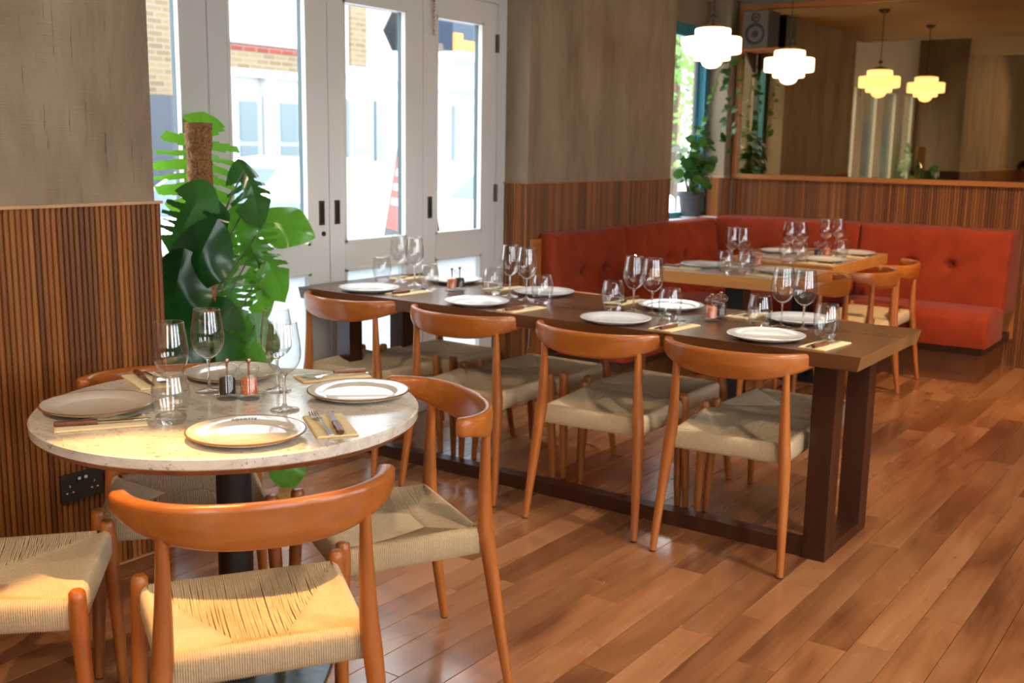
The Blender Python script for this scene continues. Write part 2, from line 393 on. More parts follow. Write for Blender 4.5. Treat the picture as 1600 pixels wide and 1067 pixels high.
while xi < XR:
    y = YB - random.random()*1.2
    while y < YF:
        Ln = random.choice(LENS); yc = y+Ln/2; xc = xi+PW/2
        if y+Ln > YF: Ln = [l for l in LENS]+[0]; Ln = min(LENS, key=lambda l: abs(l-(YF-y))); 
        yc = y+Ln/2
        v = Vector((xc, yc, 0))-CAM; dep = v.dot(fwd); px = 800+FL*v.dot(RT)/dep if dep > .3 else -9999
        vis = dep > .3 and -250 < px < 1850 and yc > .9
        if vis and nplank < 295:
            obj('plank', board(Ln), fl, (xc, yc, 0)); nplank += 1
        else:
            rest.box(xi+.0008, xi+PW-.0008, y+.0008, y+Ln-.0008, -.012, 0)
        y += Ln
    xi += PW; row += 1
ro = build('floor_boards', rest, 'floor_wood', fl); ro['kind'] = 'stuff'; ro['label'] = 'remaining floor boards out of view'

# half-round wainscot slats
def slat_mesh(h, nrm):
    """half round batten, height h, bulging towards nrm ('x+', 'y-')"""
    r = .0095; n = 6; mb = MB(); vs = []
    for zz in (0, h):
        for i in range(n+1):
            a = PI*i/n; s_, d_ = r*math.cos(a), r*1.0*math.sin(a)
            vs.append((d_, s_, zz) if nrm == 'x+' else (s_, -d_, zz))
    fs = [(i, i+1, n+2+i, n+1+i) for i in range(n)]
    fs.append(tuple(range(n, -1, -1))); fs.append(tuple(range(n+1, 2*n+2)))
    return mb.add(vs, fs).mesh('wainscot_slat', 'slat_wood', smooth=True, angle=.9)
SP = .0196
WZ = 1.235
sl_x = slat_mesh(WZ, 'x+'); sl_y = slat_mesh(WZ, 'y-'); sl_far = slat_mesh(1.228, 'y-')

# left pier
wl = struct('wall_left', MB().box(XO, XL-.02, YB, 2.325, 1.24, CEILH), 'plaster_grey')
wl['label'] = 'grey trowelled plaster pier above slatted wainscot'
build('wainscot_backing', MB().box(XO, XL-.01, YB, 2.338, 0, 1.235), 'slat_backing', wl)
build('wainscot_cap', MB().box(XL-.03, XL+.003, YB, 2.343, 1.235, 1.245), 'cap_wood', wl)
y = 2.338-SP/2; k = 0
lrest = MB()
while y > YB:
    if k < 68: obj('wainscot_slat', sl_x, wl, (XL-.01, y, 0))
    else: lrest.box(XL-.012, XL-.001, y-.008, y+.008, 0, 1.235)
    y -= SP; k += 1
q = build('wainscot_slats_beyond', lrest, 'slat_wood', wl); q['kind'] = 'stuff'

# middle pier
MY0, MY1 = 5.155, 6.96
wm = struct('wall_middle', MB().box(XO, XM-.012, MY0+.012, MY1, WZ, CEIL), 'plaster_grey'); wm['label'] = 'grey plaster pier between folding doors and corner window'
build('wainscot_backing', MB().box(XO, XM-.01, MY0+.01, MY1, 0, WZ), 'slat_backing', wm)
build('wainscot_cap', MB().box(-3.8, XM+.002, MY0-.002, MY1, WZ, WZ+.006), 'trim_wood', wm)
y = MY0+SP/2+.012
while y < MY1: obj('wainscot_slat', sl_x, wm, (XM-.01, y, 0)); y += SP
x = XM-SP/2-.01
while x > -3.72: obj('wainscot_slat', sl_y, wm, (x, MY0+.01, 0)); x -= SP

# corner pier
CY0 = 7.85
wc = struct('wall_corner', MB().box(XO, XM-.012, CY0+.012, YF+.1, WZ, CEIL), 'plaster_grey'); wc['label'] = 'narrow grey plaster pier in the corner beside the mirror'
build('wainscot_backing', MB().box(XO, XM-.01, CY0+.01, YF+.1, 0, WZ), 'slat_backing', wc)
build('wainscot_cap', MB().box(-3.8, XM+.002, CY0-.002, YF, WZ, WZ+.008), 'cap_wood', wc)
x = XM-SP/2-.01
while x > -3.70: obj('wainscot_slat', sl_y, wc, (x, CY0+.01, 0)); x -= SP
y = CY0+SP/2+.012
while y < YF-.02: obj('wainscot_slat', sl_x, wc, (XM-.01, y, 0)); y += SP

# mirror wall
wb = struct('wall_back', MB().box(XO, XR, YF, YF+.15, 0, CEILH), 'plaster_pale'); wb['label'] = 'far wall with slatted wainscot under a wide mirror'
x = -3.54+SP/2
kk = 0
while x < XR and kk < 170: obj('wainscot_slat', sl_far, wb, (x, YF, 0)); x += SP; kk += 1
frest = MB()
while x < XR: frest.box(x-.008, x+.008, YF-.009, YF, 0, 1.228); x += SP
q = build('wainscot_slats_beyond', frest, 'slat_wood', wb); q['kind'] = 'stuff'
build('wainscot_cap', MB().box(-3.54, XR, YF-.04, YF, 1.228, 1.264), 'trim_wood', wb, bevel=.004)
mir = thing('wall_mirror', 'wide wood-framed mirror covering the far wall above the banquette', 'mirror', (-.5, YF, 1.27))
def local(mb_fn, t):  # helper: shift world-built verts to parent's local space
    off = t.location
    mb_fn.v = [(v[0]-off[0], v[1]-off[1], v[2]-off[2]) for v in mb_fn.v]; return mb_fn
build('mirror_glass', local(MB().box(-3.51, XR-.1, YF-.012, YF-.004, 1.266, 2.50), mir), 'mirror_silver', mir)
build('frame_top', local(MB().box(-3.54, XR-.08, YF-.045, YF-.002, 2.50, 2.535), mir), 'trim_wood', mir)
build('frame_side', local(MB().box(-3.54, -3.505, YF-.045, YF-.002, 1.266, 2.50), mir), 'trim_wood', mir)

# outer walls, out of view but closing the room
def window_wall(name, axis, pos, thick, a0, a1, openings, z0, z1, n0):
    """wall along an axis with rectangular window openings; each window gets frame and pane"""
    def bxx(mb, p0, p1, q0, q1, c0, c1):
        return mb.box(p0, p1, q0, q1, c0, c1) if axis == 'y' else mb.box(q0, q1, p0, p1, c0, c1)
    lo, hi = sorted((pos, pos+thick)); mb = MB(); cur = a0
    for (o0, o1) in openings:
        bxx(mb, lo, hi, cur, o0, 0, CEILH); bxx(mb, lo, hi, o0, o1, 0, z0); bxx(mb, lo, hi, o0, o1, z1, CEILH); cur = o1
    bxx(mb, lo, hi, cur, a1, 0, CEILH)
    struct(name, mb, 'plaster_pale')
    for i, (o0, o1) in enumerate(openings):
        w = bpy.data.objects.new('window_%d' % (n0+i), None); COL.objects.link(w); w['kind'] = 'structure'; w['label'] = 'tall shopfront window behind the camera'
        c = (lo+hi)/2; f = MB()
        for (u0, u1) in ((o0, o0+.06), (o1-.06, o1), ((o0+o1)/2-.03, (o0+o1)/2+.03)): bxx(f, c-.03, c+.03, u0, u1, z0, z1)
        bxx(f, c-.03, c+.03, o0, o1, z0, z0+.06); bxx(f, c-.03, c+.03, o0, o1, z1-.06, z1)
        build('window_frame', f, 'white_paint', w)
        p = MB(); bxx(p, c-.004, c+.004, o0+.06, o1-.06, z0+.06, z1-.06); build('pane', p, 'door_glass', w)
window_wall('wall_right', 'y', XR, .15, YB, YF, [(-.9, .6), (1.2, 2.7), (3.3, 4.8)], .9, 2.5, 2)
window_wall('wall_front', 'x', YB, -.15, XO, XR, [(.4, 2.0)], .9, 2.5, 5)
ce = struct('ceiling', MB().box(XO, XR, YSTEP, YF, CEIL, CEIL+.6), 'ceiling_paint'); ce['label'] = 'warm brown plaster ceiling over the banquette end'
struct('ceiling_high', MB().box(XO, XR, YB, YSTEP, CEILH, CEILH+.15), 'ceiling_paint')
struct('trim_1', MB().box(XO, XR, 1.98, 2.30, 2.60, CEILH), 'beam_paint')['label'] = 'cream beam crossing the ceiling from the left pier'

# wall above doors
struct('trim_2', MB().box(XO, XD, 2.20, MY0+.012, 2.29, CEILH), 'white_paint')['label'] = 'white painted lintel above the folding doors'
struct('trim_3', MB().box(XO, XD-.02, MY1, CY0+.012, 2.36, CEIL), 'plaster_grey')['label'] = 'plaster lintel above the corner window'
struct('trim_4', MB().box(XO, -3.60, MY1, CY0+.012, 0, .90), 'slat_backing')['label'] = 'apron wall below the corner window'

# ------------------------------------------------------------------ folding doors
JB = [2.335, 3.035, 3.735, 4.432, 5.085]
ZT, ZB0 = 2.235, .06
def make_door(i):
    y0, y1 = JB[i], JB[i+1]
    g = .003; X0 = XD-.05; X1 = XD
    t = bpy.data.objects.new('door_%d' % (i+1), None); COL.objects.link(t); t.location = (XD, (y0+y1)/2, 0)
    t['kind'] = 'structure'; t['label'] = ['grey painted glazed door leaf mostly hidden by the left pier', 'grey glazed folding door leaf behind the monstera', 'grey glazed folding door leaf in the middle of the three in view', 'grey glazed folding door leaf hinged beside the plaster pier'][i]
    st = .105 if i < 3 else .107
    stl = st; strr = st+.03
    up0, up1, lo0, lo1 = .968, 2.12, .22, .835
    A = lambda mb: local(mb, t)
    build('stile', A(MB().box(X0, X1, y0+g, y0+stl, ZB0, ZT)), 'door_paint', t, bevel=.003)
    build('stile', A(MB().box(X0, X1, y1-strr, y1-g, ZB0, ZT)), 'door_paint', t, bevel=.003)
    build('rail_bottom', A(MB().box(X0, X1, y0+stl, y1-strr, ZB0, lo0)), 'door_paint', t)
    build('rail_middle', A(MB().box(X0, X1, y0+stl, y1-strr, lo1, up0)), 'door_paint', t)
    build('rail_top', A(MB().box(X0, X1, y0+stl, y1-strr, up1, ZT)), 'door_paint', t)
    for (a, b) in ((lo0, lo1), (up0, up1)):
        yl, yr = y0+stl, y1-strr
        build('pane', A(MB().box(XD-.030, XD-.024, yl, yr, a, b)), 'door_glass' if a > .9 else 'frosted_glass', t)
        bead = MB(); w = .012
        bead.box(XD-.024, XD+.004, yl-.004, yl+w, a, b); bead.box(XD-.024, XD+.004, yr-w, yr+.004, a, b)
        bead.box(XD-.024, XD+.004, yl-.004, yr+.004, a-.004, a+w); bead.box(XD-.024, XD+.004, yl-.004, yr+.004, b-w, b+.004)
        build('glazing_bead', A(bead), 'door_paint', t)
        out = MB(); w = .018
        out.box(XD-.06, XD-.031, yl-.01, yl+w*.4, a, b); out.box(XD-.052, XD-.031, yr-w*.5, yr+.01, a, b); out.box(XD-.06, XD-.031, yl, yr, a-.01, a+.012); out.box(XD-.06, XD-.031, yl, yr, b-.012, b+.01)
        build('outer_frame', A(out), 'door_teal', t)
    def flush(yc, zc):
        h = build('flush_handle', A(MB().box(XD-.004, XD+.004, yc-.018, yc+.018, zc-.058, zc+.058)), 'metal_bronze', t, bevel=.002)
        build('handle_recess', A(MB().box(XD+.0035, XD+.0048, yc-.011, yc+.011, zc-.046, zc+.046)), 'metal_dark', t)
    if i == 1: flush(3.681, 1.12)
    if i == 2: flush(3.785, 1.12)
    if i == 3: flush(4.487, 1.118)
    if i == 1:
        kh = MB(); kh.tube([(XD, 3.69, 1.02), (XD+.006, 3.69, 1.02)], .012, 12); build('keyhole', A(kh), 'metal_dark', t)
    if i == 3:
        for zc in (2.02, 1.18, .3):
            hg = MB(); hg.tube([(XD+.006, y1-.002, zc-.05), (XD+.006, y1-.002, zc+.05)], .008, 10); hg.box(XD-.001, XD+.003, y1-.02, y1+.016, zc-.05, zc+.05)
            build('hinge', A(hg), 'metal_bronze', t)
    return t
for i in range(4): make_door(i)
fr = MB(); fr.box(XD-.09, XD+.006, 5.088, MY0+.012, 0, 2.29); fr.box(XD-.09, XD+.004, 2.2, 5.09, 2.24, 2.29); fr.box(XD-.09, XD-.005, 2.2, 5.09, 0, .055)
struct('trim_5', fr, 'door_paint')['label'] = 'grey painted frame around the folding doors'
pc = MB(); c0 = Vector((XD+.02, 4.493, 2.2)); zz = 2.235
k = 0
while zz > 2.01:
    pc.lathe([(0, .008), (.0045, .005), (.006, 0), (.0045, -.005), (0, -.008)], 8, (c0.x, c0.y, zz)); zz -= .0165; k += 1
tag(build('pull_chain', pc, 'copper_cap', smooth=True), 'short copper pull chain hanging in front of the door leaves', 'chain')

# ------------------------------------------------------------------ corner window
w1 = bpy.data.objects.new('window_1', None); COL.objects.link(w1); w1['kind'] = 'structure'; w1['label'] = 'tall corner window beside the plaster pier'
XW = -3.72
wfm = MB()
wfm.box(XW-.05, XW, MY1, MY1+.05, .93, 2.36); wfm.box(XW-.05, XW, 7.79, CY0+.012, .93, 2.36); wfm.box(XW-.05, XW, MY1, CY0, 2.27, 2.36); wfm.box(XW-.05, XW, MY1, CY0, .93, .975)
build('window_frame', wfm, 'white_paint', w1)
tf = MB(); tf.box(XW-.07, XW-.051, 7.75, 7.80, .95, 2.30); tf.box(XW-.10, XW-.051, MY1, MY1+.06, .95, 2.30); build('outer_frame', tf, 'door_teal', w1)
m2 = M['door_teal'].copy(); m2.name = 'window_teal'; M['window_teal'] = m2
m2.node_tree.nodes['Principled BSDF'].inputs['Base Color'].default_value = (.03, .22, .30, 1)
w1.children[1].data.materials[0] = m2
build('pane', MB().box(XW-.035, XW-.03, MY1+.05, 7.79, .975, 2.27), 'door_glass', w1)
build('window_sill', MB().box(XW-.05, -3.545, MY1, CY0+.008, .90, .932), 'sill_white', w1, bevel=.004)

# ------------------------------------------------------------------ ceiling spotlights: the round table's own, the others added as unseen fill
def spot(loc, target, power, size=1.0, blend=.5, col=(1, .80, .56), rad=.03, label=''):
    t = thing('spot_and_fill_lamp', label, 'spotlight', loc, 0, 'ceiling spotlights')
    d = (Vector(target)-Vector(loc)).normalized()
    mb = MB(); mb.tube([(0, 0, 0), (0, 0, -.06)], .012, 10); build('bracket', mb, 'metal_dark', t)
    mb = MB(); c = Vector((0, 0, -.08)); mb.tube([c-d*.05, c+d*.06], [.034, .04], 16, cap=False); mb.tube([c-d*.05, c-d*.049], .034, 16); build('housing', mb, 'metal_dark', t, smooth=True)
    ld = bpy.data.lights.new('spot_lamp', 'SPOT'); ld.energy = power; ld.spot_size = size; ld.spot_blend = blend; ld.color = col; ld.shadow_soft_size = rad
    lo = bpy.data.objects.new('spot_lamp', ld); COL.objects.link(lo); lo.parent = t
    lo.location = c+d*.07; lo.rotation_euler = d.to_track_quat('-Z', 'Y').to_euler()
    return t
spot((-1.80, 1.30, CEILH), (-1.80, 1.23, .44), 340, .44, .35, col=(1, .53, .19), rad=.015, label='black ceiling spotlight above the round table')
spot((.2, 3.2, CEILH), (-.9, 3.6, .2), 140, 1.5, .9, col=(1, .9, .76), label='added fill spotlight above the long table end')
spot((.9, 1.4, CEILH), (-.6, 2.4, 0), 130, 1.5, .9, label='added fill spotlight behind the camera')
spot((-.9, 6.3, CEIL), (-1.9, 7.2, .3), 130, 1.5, .9, col=(1, .68, .36), label='added fill spotlight facing the banquette corner')
spot((-2.2, 4.0, CEILH), (-2.7, 3.9, .7), 40, 1.6, .9, col=(1, .95, .88), label='added fill spotlight over the middle of the long table')
spot((1.3, 5.6, CEIL), (.2, 6.2, 0), 130, 1.6, .9, col=(1, .68, .36), label='added fill spotlight over the open aisle')
spot((-1.6, -.4, CEILH), (-3.1, 1.2, 1.2), 110, 1.5, .9, label='added fill spotlight washing the left pier')

# ------------------------------------------------------------------ woven chair (front towards +Y)
SF, SB_, WF, WB = .212, -.178, .226, .205       # seat front/back edges, half widths
RX, RY = .055, -.075                            # ends of the weave's centre line
def half_w(y): return WB + (WF-WB)*(y-SB_)/(SF-SB_)
def seat_z(x, y):
    dx = (half_w(y)-abs(x))/.2; dy = min((SF-y)/.28, (y-SB_)/.1)
    d = max(0, min(1, min(dx, dy))); return .452 - .036*math.sin(d*PI/2)
def woven_seat():
    mb = MB(); P = .0050; zb = .386
    def cord(path, side):
        path = [Vector(p) for p in path]; side = Vector(side); vs = []
        n = len(path)
        for i, p in enumerate(path):
            t = (path[min(i+1, n-1)]-path[max(i-1, 0)]).normalized(); nm = side.cross(t)
            if nm.z < -.2 or (abs(nm.z) <= .2 and (nm.x*p.x+nm.y*p.y) < 0): nm = -nm
            for o_, h in ((-.5, -.0026), (-.2, .0008), (.2, .0008), (.5, -.0026)):
                vs.append(p + side*(o_*P) + nm*h)
        fs = [(i*4+q, i*4+q+1, i*4+q+5, i*4+q+4) for i in range(n-1) for q in range(3)]
        mb.add(vs, fs)
    jit = lambda: random.uniform(-.0012, .0012)
    # front and back fields: cords run front to back
    for sgn, ye in ((1, SF), (-1, SB_)):
        we = half_w(ye); n = int(2*we/P)
        for i in range(n):
            x = -we+(i+.5)*P
            if abs(x) <= RX: yb = RY
            else:
                k = (abs(x)-RX)/(we-RX); yb = RY+(ye-RY)*k
            yo = ye+sgn*.004
            pts = [(x, yo-sgn*.006, zb-.004), (x, yo, zb+.006), (x, yo, .438), (x, yo-sgn*.005, .449), (x, yo-sgn*.016, .4545)]
            y1 = yo-sgn*.016
            if sgn*(y1-yb) > .004:
                for q in range(1, 5):
                    y = y1+(yb-y1)*q/4; pts.append((x+jit(), y, seat_z(x, y)+.001*(1-q/4)))
                pts.append((x, yb-sgn*.002, seat_z(x, yb)-.009))
            cord(pts, (1, 0, 0))
    # side fields: cords run across
    n = int((SF-SB_)/P)
    for sgn in (1, -1):
        for j in range(n):
            y = SB_+(j+.5)*P; we = half_w(y)
            k = (y-RY)/(SF-RY) if y > RY else (RY-y)/(RY-SB_)
            wq = half_w(SF) if y > RY else half_w(SB_)
            xb = RX+(wq-RX)*k
            xo = we+.004
            pts = [(sgn*(xo-.006), y, zb-.004), (sgn*xo, y, zb+.006), (sgn*xo, y, .438), (sgn*(xo-.005), y, .449), (sgn*(xo-.016), y, .4545)]
            x1 = xo-.016
            if x1-xb > .004:
                for q in range(1, 5):
                    x = x1+(xb-x1)*q/4; pts.append((sgn*x, y+jit(), seat_z(x, y)+.001*(1-q/4)))
                pts.append((sgn*(xb-.002), y, seat_z(xb, y)-.009))
            cord(pts, (0, 1, 0))
    # underside web
    mb.add([(-WF+.01, SF-.01, .39), (WF-.01, SF-.01, .39), (WB-.01, SB_+.01, .39), (-WB+.01, SB_+.01, .39)], [(0, 1, 2, 3)])
    me = bpy.data.meshes.new('woven_seat'); me.from_pydata(mb.v, [], mb.f); me.materials.append(M['cord_paper'])
    me.polygons.foreach_set('use_smooth', [True]*len(me.polygons)); me.update()
    return me
def back_path(a):
    s_, c_ = math.sin(a), math.cos(a)
    return (.274*math.copysign(abs(s_)**.82, s_), -.240+.18*(1-c_))
def backrest():
    mb = MB(); n = 44; A = math.radians(84); ring = []
    for i in range(n+1):
        a = -A+2*A*i/n; x, y = back_path(a)
        x2, y2 = back_path(a+.01); x1, y1 = back_path(a-.01)
        t = Vector((x2-x1, y2-y1, 0)).normalized(); nrm = Vector((t.y, -t.x, 0))   # outwards (rear)
        u = abs(a)/A
        h = .050+.048*(math.cos(min(1, u*1.12)*PI/2)**1.2)      # height of rail
        th = .012+.008*u**2
        lean = .16*(1-u)
        ztop = .776 - .004*(1-u)
        sec = []
        e = min(1, (1-u)/.035) if u > .965 else 1                # rounded ends
        e = math.sqrt(max(.12, 1-(1-e)**2))
        for k in range(14):
            g = 2*PI*k/14; ca, sa = math.cos(g), math.sin(g)
            px = math.copysign(abs(ca)**.55, ca)*th*e; pz = math.copysign(abs(sa)**.55, sa)*h/2*(.6+.4*e)
            zc = ztop-h/2+pz
            sec.append(Vector((x, y, 0))+nrm*(px+lean*(pz)*.6)+Vector((0, 0, zc)))
        ring.append(sec)
    vs = [v for s in ring for v in s]; K = 14; fs = []
    for i in range(n):
        for k in range(K): fs.append((i*K+k, i*K+(k+1) % K, (i+1)*K+(k+1) % K, (i+1)*K+k))
    fs.append(tuple(range(K))); fs.append(tuple(n*K+k for k in reversed(range(K))))
    return mb.add(vs, fs).mesh('backrest', 'rail_wood', smooth=True, angle=1.0)
def chair_proto():
    t = thing('dining_chair', '', 'chair')
    obj('seat', woven_seat(), t)
    obj('backrest', backrest(), t)
    gl = MB().lathe([(0, 0), (.0112, 0), (.0112, .007), (0, .007)], 12).mesh('glide', 'metal_dark')
    for s in (-1, 1):
        pts = spline([(s*.236, -.252, .005, .0125), (s*.225, -.222, .2, .0175), (s*.212, -.196, .40, .0215), (s*.206, -.19, .46, .0215), (s*.201, -.19, .58, .0165), (s*.199, -.192, .69, .0125), (s*.199, -.192, .72, .0120)], 5)
        mb = MB(); mb.tube([p[:3] for p in pts], [p[3] for p in pts], 12); lg = build('leg', mb, 'chair_wood', t, smooth=True); obj('glide', gl, lg, (s*.236, -.252, 0))
        pts = [(s*.246, .222, .005, .0125), (s*.240, .219, .15, .0165), (s*.229, .208, .40, .0205), (s*.227, .206, .455, .0195), (s*.227, .206, .470, .0185), (s*.227, .206, .477, .013), (s*.227, .206, .479, .004)]
        mb = MB(); mb.tube([p[:3] for p in pts], [p[3] for p in pts], 12); lg = build('leg', mb, 'chair_wood', t, smooth=True); obj('glide', gl, lg, (s*.246, .222, 0))
    return t
CH = chair_proto()
def chair(x, y, fx, fy, label, group):
    rz = math.atan2(-fx, fy)      # local +Y -> (fx, fy)
    return place(CH, USED, (x, y, 0), rz, label, group)
# round table chairs
G = 'woven seat chairs around the round table'
def chair_at_front(fc, f, label, d=.21):
    f = Vector((*f, 0)).normalized(); c = Vector((*fc, 0))-f*d
    return chair(c.x, c.y, f.x, f.y, label, G)
k1, k2 = bz(218, 903, .47), bz(526, 864, .47); mid = (k1+k2)/2; v = k2-k1; f = Vector((-v.y, v.x))
chair_at_front((mid.x, mid.y), (f.x, f.y), 'wooden chair with woven cord seat nearest the camera, its back towards us', .206)
k1, k2 = bz(524, 852, .47), bz(455, 769, .47); mid = (k1+k2)/2; v = k2-k1; f = Vector((-v.y, v.x))
chair_at_front((mid.x, mid.y), (f.x, f.y), 'wooden chair with woven seat right of the round table, curled arm end facing us', .224)
k = bz(125, 915, .47); k2 = bz(168, 822, .46); v = k-k2; f = Vector((-v.y, v.x)).normalized(); c = k2+v.normalized()*.227
chair_at_front((c.x, c.y), (f.x, f.y), 'wooden chair with woven seat at the bottom left corner, cut by the frame', .206)
kb = bz(424, 777, .47); f = Vector((.80, -.60)); s = Vector((-f.y, f.x)); c = Vector((kb.x, kb.y))-s*.227
chair_at_front((c.x, c.y), (f.x, f.y), 'wooden chair tucked between round table and slatted pier, seat seen under table', .206)
# long table chairs
G = 'woven seat chairs at the long dark table'
for i, (x, a) in enumerate(((-3.37, 2), (-2.725, 4), (-2.075, 4), (-1.51, 5))):
    r_ = math.radians(a)
    chair(x, 3.622, -math.sin(r_), math.cos(r_), 'woven seat chair on the near side of the long table, %s from the doors' % ORD[i], G)
for i, (x, a) in enumerate(((-3.30, -2), (-2.70, 1), (-2.115, -3), (-1.52, 2))):
    r_ = math.radians(a)
    chair(x, 4.095, math.sin(r_), -math.cos(r_), 'woven seat chair on the banquette side of the long table, %s from the doors' % ORD[i], G)
G = 'woven seat chairs at the stone topped tables'
chair(-2.12, 5.77, -1, .03, 'woven seat chair at the nearer stone topped table, beside the long table end', G)
chair(-2.02, 6.34, -1, .02, 'woven seat chair at the farther stone topped table, nearer to us', G)
chair(-2.04, 6.87, -1, -.02, 'woven seat chair at the farther stone topped table, nearest the mirror wall', G)

# ------------------------------------------------------------------ round table
RTZ, RTR = .77, .489
RTC = Vector((-2.176, 1.809, 0))
t = thing('round_table', 'round speckled stone table on a black pedestal in the foreground', 'table', RTC)
mb = MB(); mb.lathe([(0, RTZ-.03), (RTR-.006, RTZ-.03), (RTR-.001, RTZ-.026), (RTR, RTZ-.004), (RTR-.004, RTZ), (0, RTZ)], 96); build('tabletop', mb, 'terrazzo_round', t, smooth=True, angle=.5)
mb = MB(); mb.lathe([(0, RTZ-.044), (RTR-.02, RTZ-.044), (RTR-.008, RTZ-.03), (0, RTZ-.03)], 72); build('wood_underside', mb, 'handle_wood', t, smooth=True, angle=.5)
mb = MB(); mb.lathe([(0, .012), (.046, .012), (.046, RTZ-.05), (.0, RTZ-.05)], 32); mb.lathe([(0, RTZ-.06), (.16, RTZ-.06), (.16, RTZ-.044), (0, RTZ-.044)], 24); build('column', mb, 'black_iron', t, smooth=True, angle=.5)
mb = MB(); mb.box(-.24, .24, -.24, .24, 0, .012); build('base_plate', mb, 'base_steel', t, bevel=.003, rot=(0, 0, .6))

# ------------------------------------------------------------------ long table
LZ = .785
t = thing('long_table', 'long dark walnut dining table on broad slab legs', 'table', (-2.4, 3.856, 0))
TX0, TX1, TY0, TY1 = -3.70, -1.06, 3.49, 4.218
w2 = .012
mb = MB()
v = [(TX0, TY0, LZ), (TX1, TY0, LZ), (TX1, TY1, LZ), (TX0, TY1, LZ), (TX0+w2, TY0+w2*.3, LZ-.052), (TX1-w2, TY0+w2*.3, LZ-.052), (TX1-w2, TY1-w2, LZ-.052), (TX0+w2, TY1-w2, LZ-.052)]
mb.add(v, [(0, 1, 2, 3), (7, 6, 5, 4), (0, 4, 5, 1), (2, 6, 7, 3)], 0); mb.add(v, [(1, 5, 6, 2), (3, 7, 4, 0)], 1)
build('tabletop', local(mb, t), ['walnut', 'walnut_end'], t, bevel=.002)
LY0, LY1, LW = 3.626, 4.087, .085
for xr in (-1.179, -3.50):
    for y0 in (LY0, LY1-.085):
        build('leg', local(MB().box(xr-LW, xr, y0, y0+.085, 0, LZ-.052), t), 'walnut_leg', t, bevel=.002)
    build('foot_rail', local(MB().box(xr-LW, xr, LY0+.085, LY1-.085, 0, .045), t), 'walnut_leg', t, bevel=.002)
build('floor_rail', local(MB().box(-3.50, -1.179-LW, LY0+.01, LY0+.075, 0, .058), t), 'walnut_leg', t, bevel=.002)
build('apron', local(MB().box(-3.5, -1.26, 3.80, 3.91, LZ-.09, LZ-.052), t), 'walnut_leg', t)

# ------------------------------------------------------------------ stone topped tables
def stone_table(x0, x1, y0, y1, z, label, legs):
    t = thing('stone_table', label, 'table', ((x0+x1)/2, (y0+y1)/2, 0), 0, 'oak edged stone tables by the banquette')
    b = .05; A = lambda m_: local(m_, t)
    build('stone_inset', A(MB().box(x0+b*.3, x1-b*.3, y0+b*.3, y1-b*.3, z-.045, z)), 'stone_inset', t)
    build('edge_front', A(MB().box(x0, x1, y0, y0+b*.3, z-.065, z+.001)), 'oak_edge', t, bevel=.002)
    build('edge_back', A(MB().box(x0, x1, y1-b*.3, y1, z-.065, z+.001)), 'oak_edge', t, bevel=.002)
    build('edge_side', A(MB().box(x0, x0+b*.3, y0+b*.3, y1-b*.3, z-.065, z+.001)), 'oak_edge', t)
    build('edge_side', A(MB().box(x1-b*.3, x1, y0+b*.3, y1-b*.3, z-.065, z+.001)), 'oak_edge', t)
    for (lx, ly) in legs:
        build('column', A(MB().box(lx-.055, lx+.055, ly-.055, ly+.055, .012, z-.045)), 'black_iron', t, bevel=.003)
        build('base_plate', A(MB().box(lx-.2, lx+.2, ly-.2, ly+.2, 0, .012)), 'black_iron', t)
SZ = .77
stone_table(-2.90, -2.06, 5.46, 6.12, SZ, 'oak edged stone table nearer to us, beside the banquette corner', [(-2.50, 5.80)])
stone_table(-2.86, -2.13, 6.32, 7.42, SZ, 'longer oak edged stone table near the mirror wall', [(-2.45, 6.72)])

# ------------------------------------------------------------------ banquettes
def cushion(mb_axis, w, h, d, buttons=(), nx=36, ny=16, r=.03, puff=.018, mat='red_fabric'):
    """upholstered slab: width w (x), height h (z), thickness d (y, front face at y=-d), dimples at (x,z)"""
    def face(x, z):
        ex = min(x+w/2, w/2-x); ez = min(z, h-z)
        e = min(1, ex/r); g = min(1, ez/r)
        y = -d + (r*(1-math.sqrt(max(0, 1-(1-e)**2))) + r*(1-math.sqrt(max(0, 1-(1-g)**2))))
        y -= puff*math.sin(PI*max(0, min(1, (x+w/2)/w)))**.6*math.sin(PI*max(0, min(1, z/h)))**.7
        for (bx_, bz_) in buttons:
            q = math.hypot(x-bx_, (z-bz_)*1.1); y += .042*math.exp(-(q/.035)**2)+.014*math.exp(-(q/.11)**2)
        return y
    xs = sorted(set([-w/2+w*i/nx for i in range(nx+1)]+[-w/2+r*q for q in (.1, .3, .6)]+[w/2-r*q for q in (.1, .3, .6)]+[b[0]+o_ for b in buttons for o_ in (-.05, -.03, -.015, 0, .015, .03, .05)]))
    zs = sorted(set([h*i/ny for i in range(ny+1)]+[r*q for q in (.1, .3, .6)]+[h-r*q for q in (.1, .3, .6)]+[b[1]+o_ for b in buttons for o_ in (-.05, -.03, -.015, 0, .015, .03, .05)]))
    mb = MB(); nX, nZ = len(xs), len(zs)
    vs = [(x, face(x, z), z) for x in xs for z in zs]; fs = [(i*nZ+j, i*nZ+j+1, (i+1)*nZ+j+1, (i+1)*nZ+j) for i in range(nX-1) for j in range(nZ-1)]
    b0 = len(vs)
    loop = [i*nZ for i in range(nX)]+[(nX-1)*nZ+j for j in range(1, nZ)]+[i*nZ+nZ-1 for i in range(nX-2, -1, -1)]+[j for j in range(nZ-2, 0, -1)]
    for q in loop: vs.append((vs[q][0], 0, vs[q][2]))
    K = len(loop)
    for q in range(K): fs.append((loop[q], loop[(q+1) % K], b0+(q+1) % K, b0+q))
    fs.append(tuple(b0+q for q in range(K)))
    mb.add(vs, fs); return mb
